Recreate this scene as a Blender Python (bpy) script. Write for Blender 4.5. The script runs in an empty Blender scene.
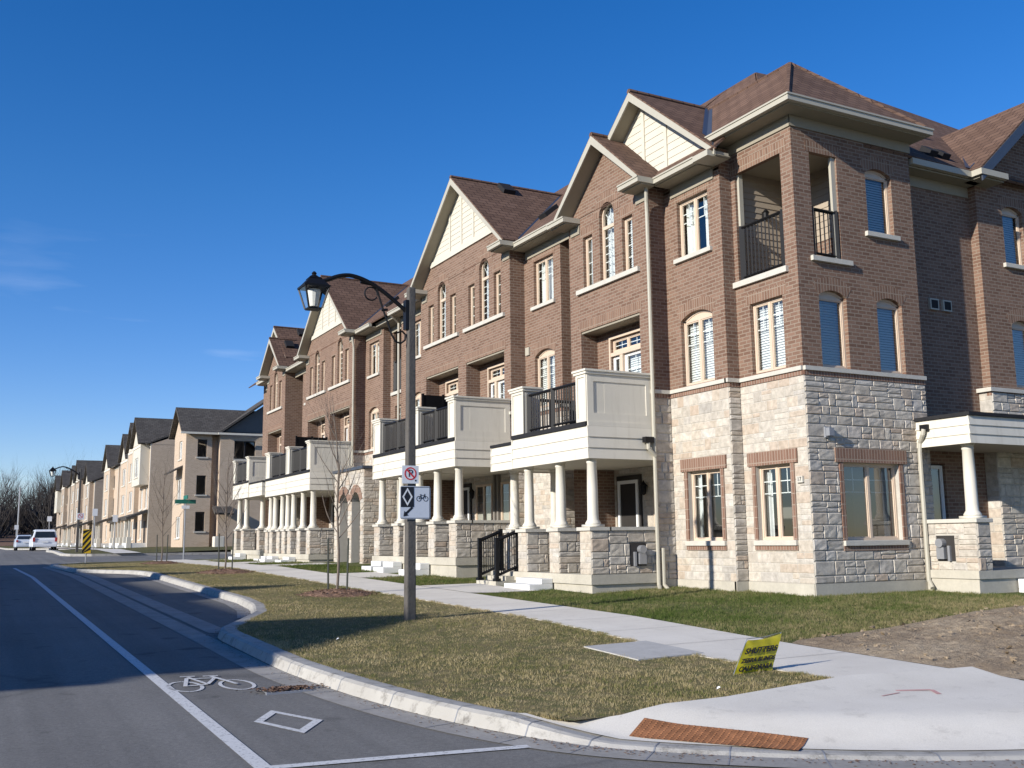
import bpy, bmesh, math, random
import numpy as np
from math import sin, cos, pi, radians, sqrt, hypot

# ------------------------------------------------------------------ camera, sky, sun, exposure
SC = bpy.context.scene
COL = SC.collection
# the eye is the origin, x across the street, y along it, z up; the road under the eye is at z = -1.62
YAW, PITCH, ROLL, FPX = 0.489891924, 0.152105541, -0.0114902789, 1017.765
cam_data = bpy.data.cameras.new("camera")
cam = bpy.data.objects.new("camera", cam_data)
COL.objects.link(cam)
cam_data.sensor_width = 36.0
cam_data.lens = FPX / 1024 * 36.0
cam_data.clip_start = 0.05
cam_data.clip_end = 3000
from mathutils import Matrix, Vector
_f = Vector((sin(YAW) * cos(PITCH), cos(YAW) * cos(PITCH), sin(PITCH)))
_r = Vector((cos(YAW), -sin(YAW), 0))
_u = _r.cross(_f)
_r2 = _r * cos(ROLL) + _u * sin(ROLL)
_u2 = -_r * sin(ROLL) + _u * cos(ROLL)
cam.matrix_world = Matrix(((_r2.x, _u2.x, -_f.x, 0), (_r2.y, _u2.y, -_f.y, 0), (_r2.z, _u2.z, -_f.z, 0), (0, 0, 0, 1)))
SC.camera = cam

SUN_EL = radians(21.0)
SUN_AZ = math.atan2(-0.976, -0.216)          # azimuth of the sun measured from +y towards +x
world = bpy.data.worlds.new("World")
SC.world = world
world.use_nodes = True
wn, wl = world.node_tree.nodes, world.node_tree.links
wn.clear()
sky = wn.new("ShaderNodeTexSky")
sky.sky_type = 'NISHITA'
sky.sun_disc = False
sky.sun_elevation = SUN_EL
sky.sun_rotation = SUN_AZ
sky.altitude = 200
sky.air_density = 1.0
sky.dust_density = 0.1
sky.ozone_density = 3.2
bg = wn.new("ShaderNodeBackground")
bg.inputs[1].default_value = 0.12
wo = wn.new("ShaderNodeOutputWorld")
# a few thin streaks of cirrus low over the street
tc = wn.new("ShaderNodeTexCoord")
mp = wn.new("ShaderNodeMapping")
mp.inputs['Scale'].default_value = (2.2, 2.2, 16)
nz = wn.new("ShaderNodeTexNoise")
nz.inputs['Scale'].default_value = 1.6
nz.inputs['Detail'].default_value = 6
cr = wn.new("ShaderNodeValToRGB")
cr.color_ramp.elements[0].position = 0.60
cr.color_ramp.elements[1].position = 0.85
sx = wn.new("ShaderNodeSeparateXYZ")
ml = wn.new("ShaderNodeMapRange")
ml.inputs[1].default_value, ml.inputs[2].default_value = 0.32, 0.10
ml.inputs[3].default_value, ml.inputs[4].default_value = 0.0, 0.30
mu = wn.new("ShaderNodeMath")
mu.operation = 'MULTIPLY'
mix = wn.new("ShaderNodeMixRGB")
mix.inputs[2].default_value = (8.5, 9.0, 9.8, 1)
wl.new(tc.outputs['Generated'], mp.inputs[0])
wl.new(mp.outputs[0], nz.inputs['Vector'])
wl.new(nz.outputs[0], cr.inputs[0])
wl.new(tc.outputs['Generated'], sx.inputs[0])
wl.new(sx.outputs[2], ml.inputs[0])
wl.new(cr.outputs[0], mu.inputs[0])
wl.new(ml.outputs[0], mu.inputs[1])
wl.new(mu.outputs[0], mix.inputs[0])
hs = wn.new("ShaderNodeHueSaturation")
hs.inputs['Saturation'].default_value = 1.34
hs.inputs['Hue'].default_value = 0.513
wl.new(sky.outputs[0], hs.inputs['Color'])
hz_ = wn.new("ShaderNodeMapRange")
hz_.inputs[1].default_value, hz_.inputs[2].default_value = 0.0, 0.32
hz_.inputs[3].default_value, hz_.inputs[4].default_value = 1.0, 0.0
tint = wn.new("ShaderNodeMixRGB")
tint.blend_type = 'MULTIPLY'
tint.inputs[2].default_value = (0.84, 0.82, 1.06, 1)
wl.new(sx.outputs[2], hz_.inputs[0])
wl.new(hz_.outputs[0], tint.inputs[0])
wl.new(hs.outputs[0], tint.inputs[1])
wl.new(tint.outputs[0], mix.inputs[1])
wl.new(mix.outputs[0], bg.inputs[0])
wl.new(bg.outputs[0], wo.inputs[0])

sd = bpy.data.lights.new("sun", 'SUN')
sd.energy = 5.0
sd.angle = radians(0.5)
sd.color = (1.0, 0.945, 0.86)
sun = bpy.data.objects.new("sun", sd)
COL.objects.link(sun)
tosun = Vector((sin(SUN_AZ) * cos(SUN_EL), cos(SUN_AZ) * cos(SUN_EL), sin(SUN_EL)))
sun.rotation_euler = tosun.to_track_quat('Z', 'Y').to_euler()
sun.location = (-40, -10, 40)

vs = SC.view_settings
vs.view_transform = 'Standard'
vs.look = 'None'
vs.exposure = 0.42
vs.gamma = 1.0
vs.use_curve_mapping = False
try:
    SC.cycles.use_denoising = True
    SC.cycles.max_bounces = 8
    SC.cycles.transparent_max_bounces = 16
except Exception:
    pass

# ------------------------------------------------------------------ materials
MATS = {}

def lin(c):
    return tuple((x / 255 / 12.92) if x / 255 <= 0.04045 else ((x / 255 + 0.055) / 1.055) ** 2.4 for x in c) + (1,)

class N:
    """a small node-graph writer"""
    def __init__(s, name):
        m = bpy.data.materials.new(name)
        m.use_nodes = True
        s.m = m
        s.t = m.node_tree
        s.t.nodes.clear()
        s.out = s.n("ShaderNodeOutputMaterial")
        MATS[name] = m

    def n(s, typ, ins=None, **kw):
        nd = s.t.nodes.new(typ)
        for k, v in kw.items():
            setattr(nd, k, v)
        for k, v in (ins or {}).items():
            if isinstance(v, bpy.types.NodeSocket):
                s.t.links.new(v, nd.inputs[k])
            else:
                nd.inputs[k].default_value = v
        return nd

    def ramp(s, fac, stops):
        r = s.n("ShaderNodeValToRGB", {0: fac})
        e = r.color_ramp.elements
        while len(e) < len(stops):
            e.new(0.5)
        for el, (p, c) in zip(e, stops):
            el.position = p
            el.color = c if len(c) == 4 else (*c, 1)
        return r.outputs[0]

    def obj(s):
        return s.n("ShaderNodeTexCoord").outputs['Object']

    def noise(s, vec, scale, detail=4, rough=0.6):
        return s.n("ShaderNodeTexNoise", {'Vector': vec, 'Scale': scale, 'Detail': detail, 'Roughness': rough}).outputs[0]

    def math(s, op, a, b=0.0):
        return s.n("ShaderNodeMath", {0: a, 1: b}, operation=op).outputs[0]

    def mix(s, fac, a, b, typ='MIX'):
        return s.n("ShaderNodeMixRGB", {0: fac, 1: a, 2: b}, blend_type=typ).outputs[0]

    def bump(s, h, strength=0.3, dist=0.02):
        return s.n("ShaderNodeBump", {'Height': h, 'Strength': strength, 'Distance': dist}).outputs[0]

    def bsdf(s, col, rough=0.8, spec=0.3, normal=None, metal=0.0, **kw):
        ins = {'Base Color': col, 'Roughness': rough, 'Specular IOR Level': spec, 'Metallic': metal}
        if normal is not None:
            ins['Normal'] = normal
        b = s.n("ShaderNodeBsdfPrincipled", ins)
        for k, v in kw.items():
            b.inputs[k].default_value = v
        s.t.links.new(b.outputs[0], s.out.inputs[0])
        return b

def plain(name, c, rough=0.7, spec=0.3, var=0.12, scale=3.0, bump=0.0, bscale=40.0, metal=0.0):
    g = N(name)
    o = g.obj()
    n1 = g.noise(o, scale, 5)
    n2 = g.noise(o, scale * 9, 3)
    f = g.math('ADD', g.math('MULTIPLY', n1, 0.65), g.math('MULTIPLY', n2, 0.35))
    a = tuple(x * (1 - var) for x in c[:3]) + (1,)
    b = tuple(min(1, x * (1 + var)) for x in c[:3]) + (1,)
    col = g.ramp(f, [(0.32, a), (0.68, b)])
    nm = g.bump(g.noise(o, bscale, 4), bump, 0.02) if bump else None
    g.bsdf(col, rough, spec, nm, metal)
    return g.m

def brickmat(name, c1, c2, mortar, bw=0.21, bh=0.0755, ms=0.011, mode='wall', bumps=0.55, stain=0.18):
    g = N(name)
    o = g.obj()
    sp = g.n("ShaderNodeSeparateXYZ", {0: o})
    if mode == 'roof':
        nrm = g.n("ShaderNodeNewGeometry").outputs['Normal']
        sn = g.n("ShaderNodeSeparateXYZ", {0: nrm})
        ax = g.math('ABSOLUTE', sn.outputs[0])
        ay = g.math('ABSOLUTE', sn.outputs[1])
        pick = g.math('GREATER_THAN', ax, ay)
        u = g.math('ADD', g.math('MULTIPLY', sp.outputs[1], pick),
                   g.math('MULTIPLY', sp.outputs[0], g.math('SUBTRACT', 1.0, pick)))
        v = g.math('MULTIPLY', sp.outputs[2], 1.5)
    else:
        u = g.math('ADD', sp.outputs[0], sp.outputs[1])
        v = sp.outputs[2]
    if mode == 'soldier':
        u, v = v, u
    cmb = g.n("ShaderNodeCombineXYZ", {0: u, 1: v, 2: 0.0}).outputs[0]
    br = g.n("ShaderNodeTexBrick", {'Vector': cmb, 'Color1': (0, 0, 0, 1), 'Color2': (1, 1, 1, 1), 'Mortar': (0.5, 0.5, 0.5, 1),
                                    'Scale': 1.0, 'Mortar Size': ms, 'Mortar Smooth': 0.15, 'Bias': 0.0,
                                    'Brick Width': bw, 'Row Height': bh})
    if mode == 'soldier':
        br.offset = 0.0
    cc = g.mix(br.outputs[0], c1, c2)
    nz = g.noise(o, 1.1, 5)
    cc = g.mix(g.math('MULTIPLY', nz, stain * 2), cc, tuple(x * 0.55 for x in c1[:3]) + (1,))
    cc = g.mix(0.35, cc, g.mix(1.0, cc, g.ramp(g.noise(o, 55, 4), [(0.3, (0.55, 0.55, 0.55)), (0.7, (1.25, 1.22, 1.2))]), 'MULTIPLY'))
    col = g.mix(br.outputs[1], cc, mortar)
    h = g.math('SUBTRACT', g.math('MULTIPLY', g.noise(o, 70, 3), 0.5), br.outputs[1])
    g.bsdf(col, 0.9, 0.15, g.bump(h, bumps, 0.012))
    return g.m

BR1, BR2 = (0.168, 0.099, 0.070, 1), (0.258, 0.164, 0.119, 1)
brickmat("brown brick", BR1, BR2, (0.25, 0.195, 0.15, 1))
brickmat("soldier brick", (0.18, 0.105, 0.073, 1), (0.27, 0.17, 0.12, 1), (0.27, 0.21, 0.16, 1), mode='soldier')
brickmat("red accent brick", (0.20, 0.115, 0.082, 1), (0.28, 0.17, 0.125, 1), (0.3, 0.23, 0.18, 1), mode='soldier')
brickmat("beige brick", (0.47, 0.36, 0.265, 1), (0.57, 0.45, 0.34, 1), (0.52, 0.43, 0.33, 1))
brickmat("grey beige brick", (0.36, 0.29, 0.225, 1), (0.44, 0.36, 0.28, 1), (0.36, 0.29, 0.23, 1))
brickmat("brown shingle", (0.125, 0.077, 0.055, 1), (0.178, 0.112, 0.081, 1), (0.05, 0.03, 0.024, 1), bw=0.33, bh=0.20, ms=0.012,
         mode='roof', bumps=0.5, stain=0.16)
brickmat("grey shingle", (0.085, 0.077, 0.069, 1), (0.13, 0.119, 0.106, 1), (0.03, 0.03, 0.03, 1), bw=0.33, bh=0.20, ms=0.012,
         mode='roof', bumps=0.5, stain=0.25)

def stonemat():
    g = N("ashlar stone")
    o = g.obj()
    ri = g.n("ShaderNodeNewGeometry").outputs['Random Per Island']
    base = g.ramp(ri, [(0.0, (0.47, 0.435, 0.375)), (0.22, (0.54, 0.505, 0.44)), (0.42, (0.43, 0.40, 0.35)), (0.6, (0.51, 0.46, 0.385)),
                       (0.78, (0.45, 0.375, 0.30)), (0.88, (0.56, 0.53, 0.475)), (1.0, (0.39, 0.37, 0.335))])
    f = g.noise(o, 9, 6, 0.65)
    col = g.mix(1.0, base, g.ramp(f, [(0.3, (0.68, 0.66, 0.64)), (0.7, (1.12, 1.1, 1.08))]), 'MULTIPLY')
    h = g.math('ADD', g.noise(o, 16, 6, 0.7), g.math('MULTIPLY', g.noise(o, 60, 3), 0.4))
    g.bsdf(col, 0.92, 0.15, g.bump(h, 0.32, 0.02))
stonemat()
plain("mortar", (0.43, 0.405, 0.355), 0.95, 0.1, 0.1, 6, 0.3)
plain("limestone", (0.50, 0.475, 0.415), 0.85, 0.2, 0.1, 5, 0.3, 90)
plain("foundation concrete", (0.44, 0.41, 0.34), 0.9, 0.2, 0.14, 2.2, 0.25, 60)
plain("white precast", (0.68, 0.68, 0.66), 0.8, 0.2, 0.05, 3, 0.15, 80)
def boardmat():
    g = N("cream board")
    o = g.obj()
    mp = g.n("ShaderNodeMapping", {0: o})
    mp.inputs['Scale'].default_value = (7, 7, 0.7)
    st = g.noise(mp.outputs[0], 1.0, 5, 0.7)
    c = g.ramp(g.noise(o, 1.2, 4), [(0.3, (0.59, 0.555, 0.47)), (0.7, (0.64, 0.605, 0.52))])
    c = g.mix(g.ramp(st, [(0.52, (0, 0, 0)), (0.80, (0.38, 0.38, 0.38))]), c, (0.36, 0.325, 0.255, 1))
    g.bsdf(c, 0.6, 0.3, g.bump(g.noise(mp.outputs[0], 3.0, 3), 0.06, 0.01))
boardmat()
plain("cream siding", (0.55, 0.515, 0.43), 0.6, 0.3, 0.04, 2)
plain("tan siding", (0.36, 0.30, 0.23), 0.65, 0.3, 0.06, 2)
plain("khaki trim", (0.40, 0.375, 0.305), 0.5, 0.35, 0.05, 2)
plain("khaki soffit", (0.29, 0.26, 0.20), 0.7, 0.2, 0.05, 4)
plain("peach frame", (0.57, 0.455, 0.345), 0.5, 0.35, 0.04, 3)
plain("white frame", (0.74, 0.74, 0.72), 0.45, 0.4, 0.03, 3)
plain("black metal", (0.008, 0.008, 0.009), 0.5, 0.25, 0.15, 5)
plain("black cloth", (0.006, 0.006, 0.007), 0.9, 0.1, 0.15, 4)
plain("dark flashing", (0.045, 0.055, 0.075), 0.4, 0.5, 0.1, 4)
plain("slate board", (0.13, 0.128, 0.125), 0.8, 0.2, 0.1, 4)
plain("black roofing", (0.02, 0.02, 0.022), 0.8, 0.2, 0.2, 6)
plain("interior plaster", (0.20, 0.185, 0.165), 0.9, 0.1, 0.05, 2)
plain("dark door", (0.035, 0.032, 0.03), 0.5, 0.3, 0.1, 3)
plain("blind white", (0.80, 0.80, 0.78), 0.6, 0.2, 0.02, 2)
plain("curtain cloth", (0.78, 0.78, 0.76), 0.9, 0.1, 0.08, 2)
plain("meter grey", (0.22, 0.23, 0.25), 0.5, 0.4, 0.1, 5)
plain("galvanised steel", (0.36, 0.37, 0.39), 0.45, 0.5, 0.1, 6, metal=0.6)
plain("weathered pole", (0.10, 0.092, 0.083), 0.85, 0.2, 0.25, 3, 0.4, 30)
plain("bark", (0.17, 0.14, 0.115), 0.9, 0.1, 0.3, 8, 0.5, 40)
plain("grey bark", (0.06, 0.054, 0.05), 0.95, 0.1, 0.3, 2)
plain("stake green", (0.025, 0.03, 0.025), 0.6, 0.3, 0.1, 4)
plain("mulch", (0.19, 0.12, 0.085), 0.95, 0.1, 0.6, 16, 0.9, 30)
plain("rust iron", (0.27, 0.12, 0.055), 0.85, 0.2, 0.45, 7, 0.3, 60)
plain("utility concrete", (0.43, 0.42, 0.395), 0.85, 0.2, 0.12, 4, 0.3, 50)
plain("sign white", (0.72, 0.73, 0.74), 0.45, 0.4, 0.03, 4)
plain("sign grey", (0.60, 0.63, 0.68), 0.4, 0.4, 0.04, 4)
plain("sign black", (0.012, 0.014, 0.02), 0.5, 0.4, 0.1, 4)
plain("sign red", (0.55, 0.03, 0.035), 0.5, 0.4, 0.05, 4)
plain("sign green", (0.015, 0.14, 0.10), 0.45, 0.4, 0.1, 4)
plain("sign yellow", (0.75, 0.48, 0.02), 0.5, 0.4, 0.05, 4)
plain("van paint", (0.62, 0.65, 0.70), 0.25, 0.5, 0.03, 2)
plain("car paint", (0.50, 0.55, 0.62), 0.22, 0.5, 0.03, 2)
plain("tyre rubber", (0.015, 0.015, 0.016), 0.85, 0.2, 0.1, 8)
plain("car glass", (0.02, 0.025, 0.03), 0.06, 0.6, 0.05, 2)
plain("tail lamp", (0.35, 0.02, 0.02), 0.3, 0.5, 0.05, 4)
plain("paper white", (0.75, 0.76, 0.78), 0.7, 0.2, 0.03, 4)
plain("orange plastic", (0.6, 0.16, 0.05), 0.6, 0.3, 0.05, 4)

def glassmat(name, tint, ior):
    g = N(name)
    o = g.obj()
    nm = g.bump(g.noise(o, 0.9, 1), 0.05, 0.05)
    tr = g.n("ShaderNodeBsdfTransparent", {0: tint})
    gl = g.n("ShaderNodeBsdfGlossy", {'Color': (1, 1, 1, 1), 'Roughness': 0.01, 'Normal': nm})
    fr = g.n("ShaderNodeFresnel", {'IOR': ior, 'Normal': nm})
    mx = g.n("ShaderNodeMixShader", {0: fr.outputs[0], 1: tr.outputs[0], 2: gl.outputs[0]})
    g.t.links.new(mx.outputs[0], g.out.inputs[0])
glassmat("window glass", (0.84, 0.88, 0.89, 1), 2.05)
glassmat("lamp glass", (0.92, 0.93, 0.93, 1), 1.45)
g = N("lamp diffuser")
g.bsdf((0.8, 0.8, 0.77, 1), 0.5, 0.3)

def bagmat():
    g = N("yellow bag")
    o = g.obj()
    c = g.ramp(g.noise(o, 12, 3), [(0.3, (0.62, 0.55, 0.02)), (0.7, (0.78, 0.70, 0.04))])
    d = g.n("ShaderNodeBsdfDiffuse", {0: c, 1: 0.3})
    t = g.n("ShaderNodeBsdfTranslucent", {0: c})
    m1 = g.n("ShaderNodeMixShader", {0: 0.45, 1: d.outputs[0], 2: t.outputs[0]})
    gl = g.n("ShaderNodeBsdfGlossy", {0: (1, 1, 1, 1), 1: 0.25})
    m2 = g.n("ShaderNodeMixShader", {0: 0.06, 1: m1.outputs[0], 2: gl.outputs[0]})
    g.t.links.new(m2.outputs[0], g.out.inputs[0])
bagmat()

def asphalt():
    g = N("asphalt")
    o = g.obj()
    n1 = g.noise(o, 0.35, 5)
    n2 = g.noise(o, 160, 3, 0.7)
    mp = g.n("ShaderNodeMapping", {0: o})
    mp.inputs['Scale'].default_value = (2.2, 0.05, 1)
    st = g.noise(mp.outputs[0], 1.0, 4)
    base = g.ramp(n1, [(0.3, (0.150, 0.146, 0.139)), (0.7, (0.190, 0.185, 0.175))])
    base = g.mix(1.0, base, g.ramp(st, [(0.35, (0.86, 0.86, 0.86)), (0.65, (1.1, 1.1, 1.1))]), 'MULTIPLY')
    base = g.mix(1.0, base, g.ramp(n2, [(0.3, (0.6, 0.6, 0.6)), (0.72, (1.4, 1.39, 1.36))]), 'MULTIPLY')
    n4 = g.noise(o, 28, 4, 0.8)
    base = g.mix(1.0, base, g.ramp(n4, [(0.36, (0.82, 0.82, 0.82)), (0.64, (1.14, 1.14, 1.14))]), 'MULTIPLY')
    n5 = g.noise(o, 1.7, 3, 0.5)
    base = g.mix(1.0, base, g.ramp(n5, [(0.27, (0.62, 0.62, 0.62)), (0.36, (1, 1, 1))]), 'MULTIPLY')
    vo = g.n("ShaderNodeTexVoronoi", {'Vector': g.mix(0.12, o, g.n("ShaderNodeTexNoise", {'Vector': o, 'Scale': 1.3}).outputs[1]), 'Scale': 0.16},
             feature='DISTANCE_TO_EDGE')
    ck = g.ramp(vo.outputs[0], [(0.0, (0.6, 0.6, 0.6)), (0.006, (1, 1, 1))])
    base = g.mix(0.6, base, g.mix(1.0, base, ck, 'MULTIPLY'))
    g.bsdf(base, 0.88, 0.25, g.bump(n2, 0.35, 0.01))
asphalt()

def concrete():
    g = N("pavement concrete")
    o = g.obj()
    n1 = g.noise(o, 0.8, 6)
    n2 = g.noise(o, 120, 3)
    base = g.ramp(n1, [(0.3, (0.60, 0.56, 0.485)), (0.7, (0.70, 0.66, 0.58))])
    base = g.mix(1.0, base, g.ramp(n2, [(0.3, (0.88, 0.88, 0.88)), (0.7, (1.08, 1.08, 1.08))]), 'MULTIPLY')
    n3 = g.noise(o, 3.5, 6, 0.75)
    base = g.mix(g.ramp(n3, [(0.56, (0, 0, 0)), (0.78, (0.45, 0.45, 0.45))]), base, (0.26, 0.24, 0.205, 1))
    g.bsdf(base, 0.9, 0.2, g.bump(n2, 0.2, 0.008))
concrete()

def kerbmat():
    g = N("kerb concrete")
    o = g.obj()
    n3 = g.noise(o, 5, 6, 0.75)
    base = g.ramp(g.noise(o, 1.2, 5), [(0.3, (0.33, 0.315, 0.285)), (0.7, (0.43, 0.415, 0.38))])
    base = g.mix(g.ramp(n3, [(0.52, (0, 0, 0)), (0.70, (0.85, 0.85, 0.85))]), base, (0.13, 0.12, 0.105, 1))
    g.bsdf(base, 0.9, 0.2, g.bump(g.noise(o, 70, 3), 0.35, 0.012))
kerbmat()
plain("gutter concrete", (0.30, 0.285, 0.26), 0.9, 0.2, 0.22, 2.5, 0.2, 80)

def paint():
    g = N("road paint")
    o = g.obj()
    f = g.ramp(g.noise(o, 30, 5, 0.75), [(0.36, (0, 0, 0)), (0.46, (1, 1, 1))])
    g.bsdf(g.mix(f, (0.22, 0.22, 0.22, 1), (0.56, 0.56, 0.55, 1)), 0.8, 0.3)
paint()

def turf(name, a, b, c, d):
    g = N(name)
    o = g.obj()
    n1 = g.noise(o, 0.55, 5, 0.65)
    n2 = g.noise(o, 5, 6, 0.75)
    n3 = g.noise(o, 70, 3, 0.7)
    base = g.mix(g.ramp(n1, [(0.36, (0, 0, 0)), (0.66, (1, 1, 1))]), a, b)
    base = g.mix(g.ramp(n2, [(0.42, (0, 0, 0)), (0.68, (1, 1, 1))]), base, c)
    base = g.mix(1.0, base, g.ramp(n3, [(0.3, (0.45, 0.45, 0.45)), (0.7, (1.5, 1.5, 1.5))]), 'MULTIPLY')
    g.bsdf(base, 0.95, 0.1, g.bump(g.math('ADD', n3, n2), 0.8, 0.03))

def blade(name, cols, dry):
    g = N(name)
    o = g.obj()
    ri = g.n("ShaderNodeNewGeometry").outputs['Random Per Island']
    n1 = g.noise(o, 0.5, 5, 0.65)
    n2 = g.noise(o, 7.5, 5, 0.75)
    f = g.math('ADD', g.math('MULTIPLY', n1, 0.42), g.math('MULTIPLY', n2, 0.58))
    w = g.math('ADD', g.math('MULTIPLY', ri, 0.5), g.math('MULTIPLY', g.math('SUBTRACT', f, 0.5), 4.2))
    if name[0] == 'g':
        w = g.math('ADD', w, g.math('MULTIPLY', g.math('MAXIMUM', g.math('SUBTRACT', 13.0, g.n("ShaderNodeSeparateXYZ", {0: o}).outputs[1]), 0.6), 0.13))
    c = g.ramp(g.math('ADD', w, dry), cols)
    dd = g.n("ShaderNodeBsdfDiffuse", {0: c})
    tt = g.n("ShaderNodeBsdfTranslucent", {0: c})
    mx = g.n("ShaderNodeMixShader", {0: 0.3, 1: dd.outputs[0], 2: tt.outputs[0]})
    g.t.links.new(mx.outputs[0], g.out.inputs[0])

turf("verge turf", (0.15, 0.13, 0.058, 1), (0.25, 0.20, 0.11, 1), (0.115, 0.13, 0.046, 1), 0)
turf("garden turf", (0.095, 0.11, 0.04, 1), (0.15, 0.14, 0.065, 1), (0.085, 0.115, 0.036, 1), 0)
turf("far turf", (0.12, 0.115, 0.05, 1), (0.17, 0.14, 0.08, 1), (0.10, 0.11, 0.04, 1), 0)
blade("verge blade", [(0.0, (0.085, 0.125, 0.032)), (0.3, (0.18, 0.18, 0.066)), (0.6, (0.35, 0.285, 0.15)), (1.0, (0.52, 0.43, 0.25))], 0.34)
blade("garden blade", [(0.0, (0.06, 0.095, 0.022)), (0.4, (0.11, 0.14, 0.042)), (0.75, (0.20, 0.19, 0.085)), (1.0, (0.34, 0.28, 0.15))], 0.16)

def soil():
    g = N("bare soil")
    o = g.obj()
    n1 = g.noise(o, 0.9, 5)
    n2 = g.noise(o, 8, 7, 0.75)
    base = g.ramp(n1, [(0.32, (0.31, 0.24, 0.165)), (0.68, (0.44, 0.355, 0.25))])
    base = g.mix(1.0, base, g.ramp(n2, [(0.3, (0.62, 0.6, 0.58)), (0.7, (1.25, 1.25, 1.25))]), 'MULTIPLY')
    g.bsdf(base, 0.95, 0.1, g.bump(g.math('ADD', n2, g.noise(o, 40, 4)), 0.9, 0.04))
soil()
plain("spray red", (0.52, 0.30, 0.28), 0.9, 0.1, 0.2, 9)

# ------------------------------------------------------------------ mesh helpers
def tag(o, label=None, cat=None, group=None, kind=None):
    if label: o['label'] = label
    if cat: o['category'] = cat
    if group: o['group'] = group
    if kind: o['kind'] = kind
    return o

def thing(name, label, cat, loc, group=None):
    o = bpy.data.objects.new(name, None)
    o.empty_display_size = 0.3
    COL.objects.link(o)
    o.location = loc
    return tag(o, label, cat, group)

def node(name, parent, label=None):
    o = bpy.data.objects.new(name, None)
    COL.objects.link(o)
    o.parent = parent
    if label: o['label'] = label
    return o

def rootloc(o):
    while o.parent is not None:
        o = o.parent
    return Vector(o.location)

FX = lambda X: (lambda u, v, d: (X - d, u, v))       # a wall that faces the street (-x): u = y
FY = lambda Y: (lambda u, v, d: (u, Y - d, v))       # a wall that faces the near side street (-y): u = x
FXb = lambda X: (lambda u, v, d: (X + d, u, v))      # faces +x
FZ = lambda Z: (lambda u, v, d: (u, v, Z + d))

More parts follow.
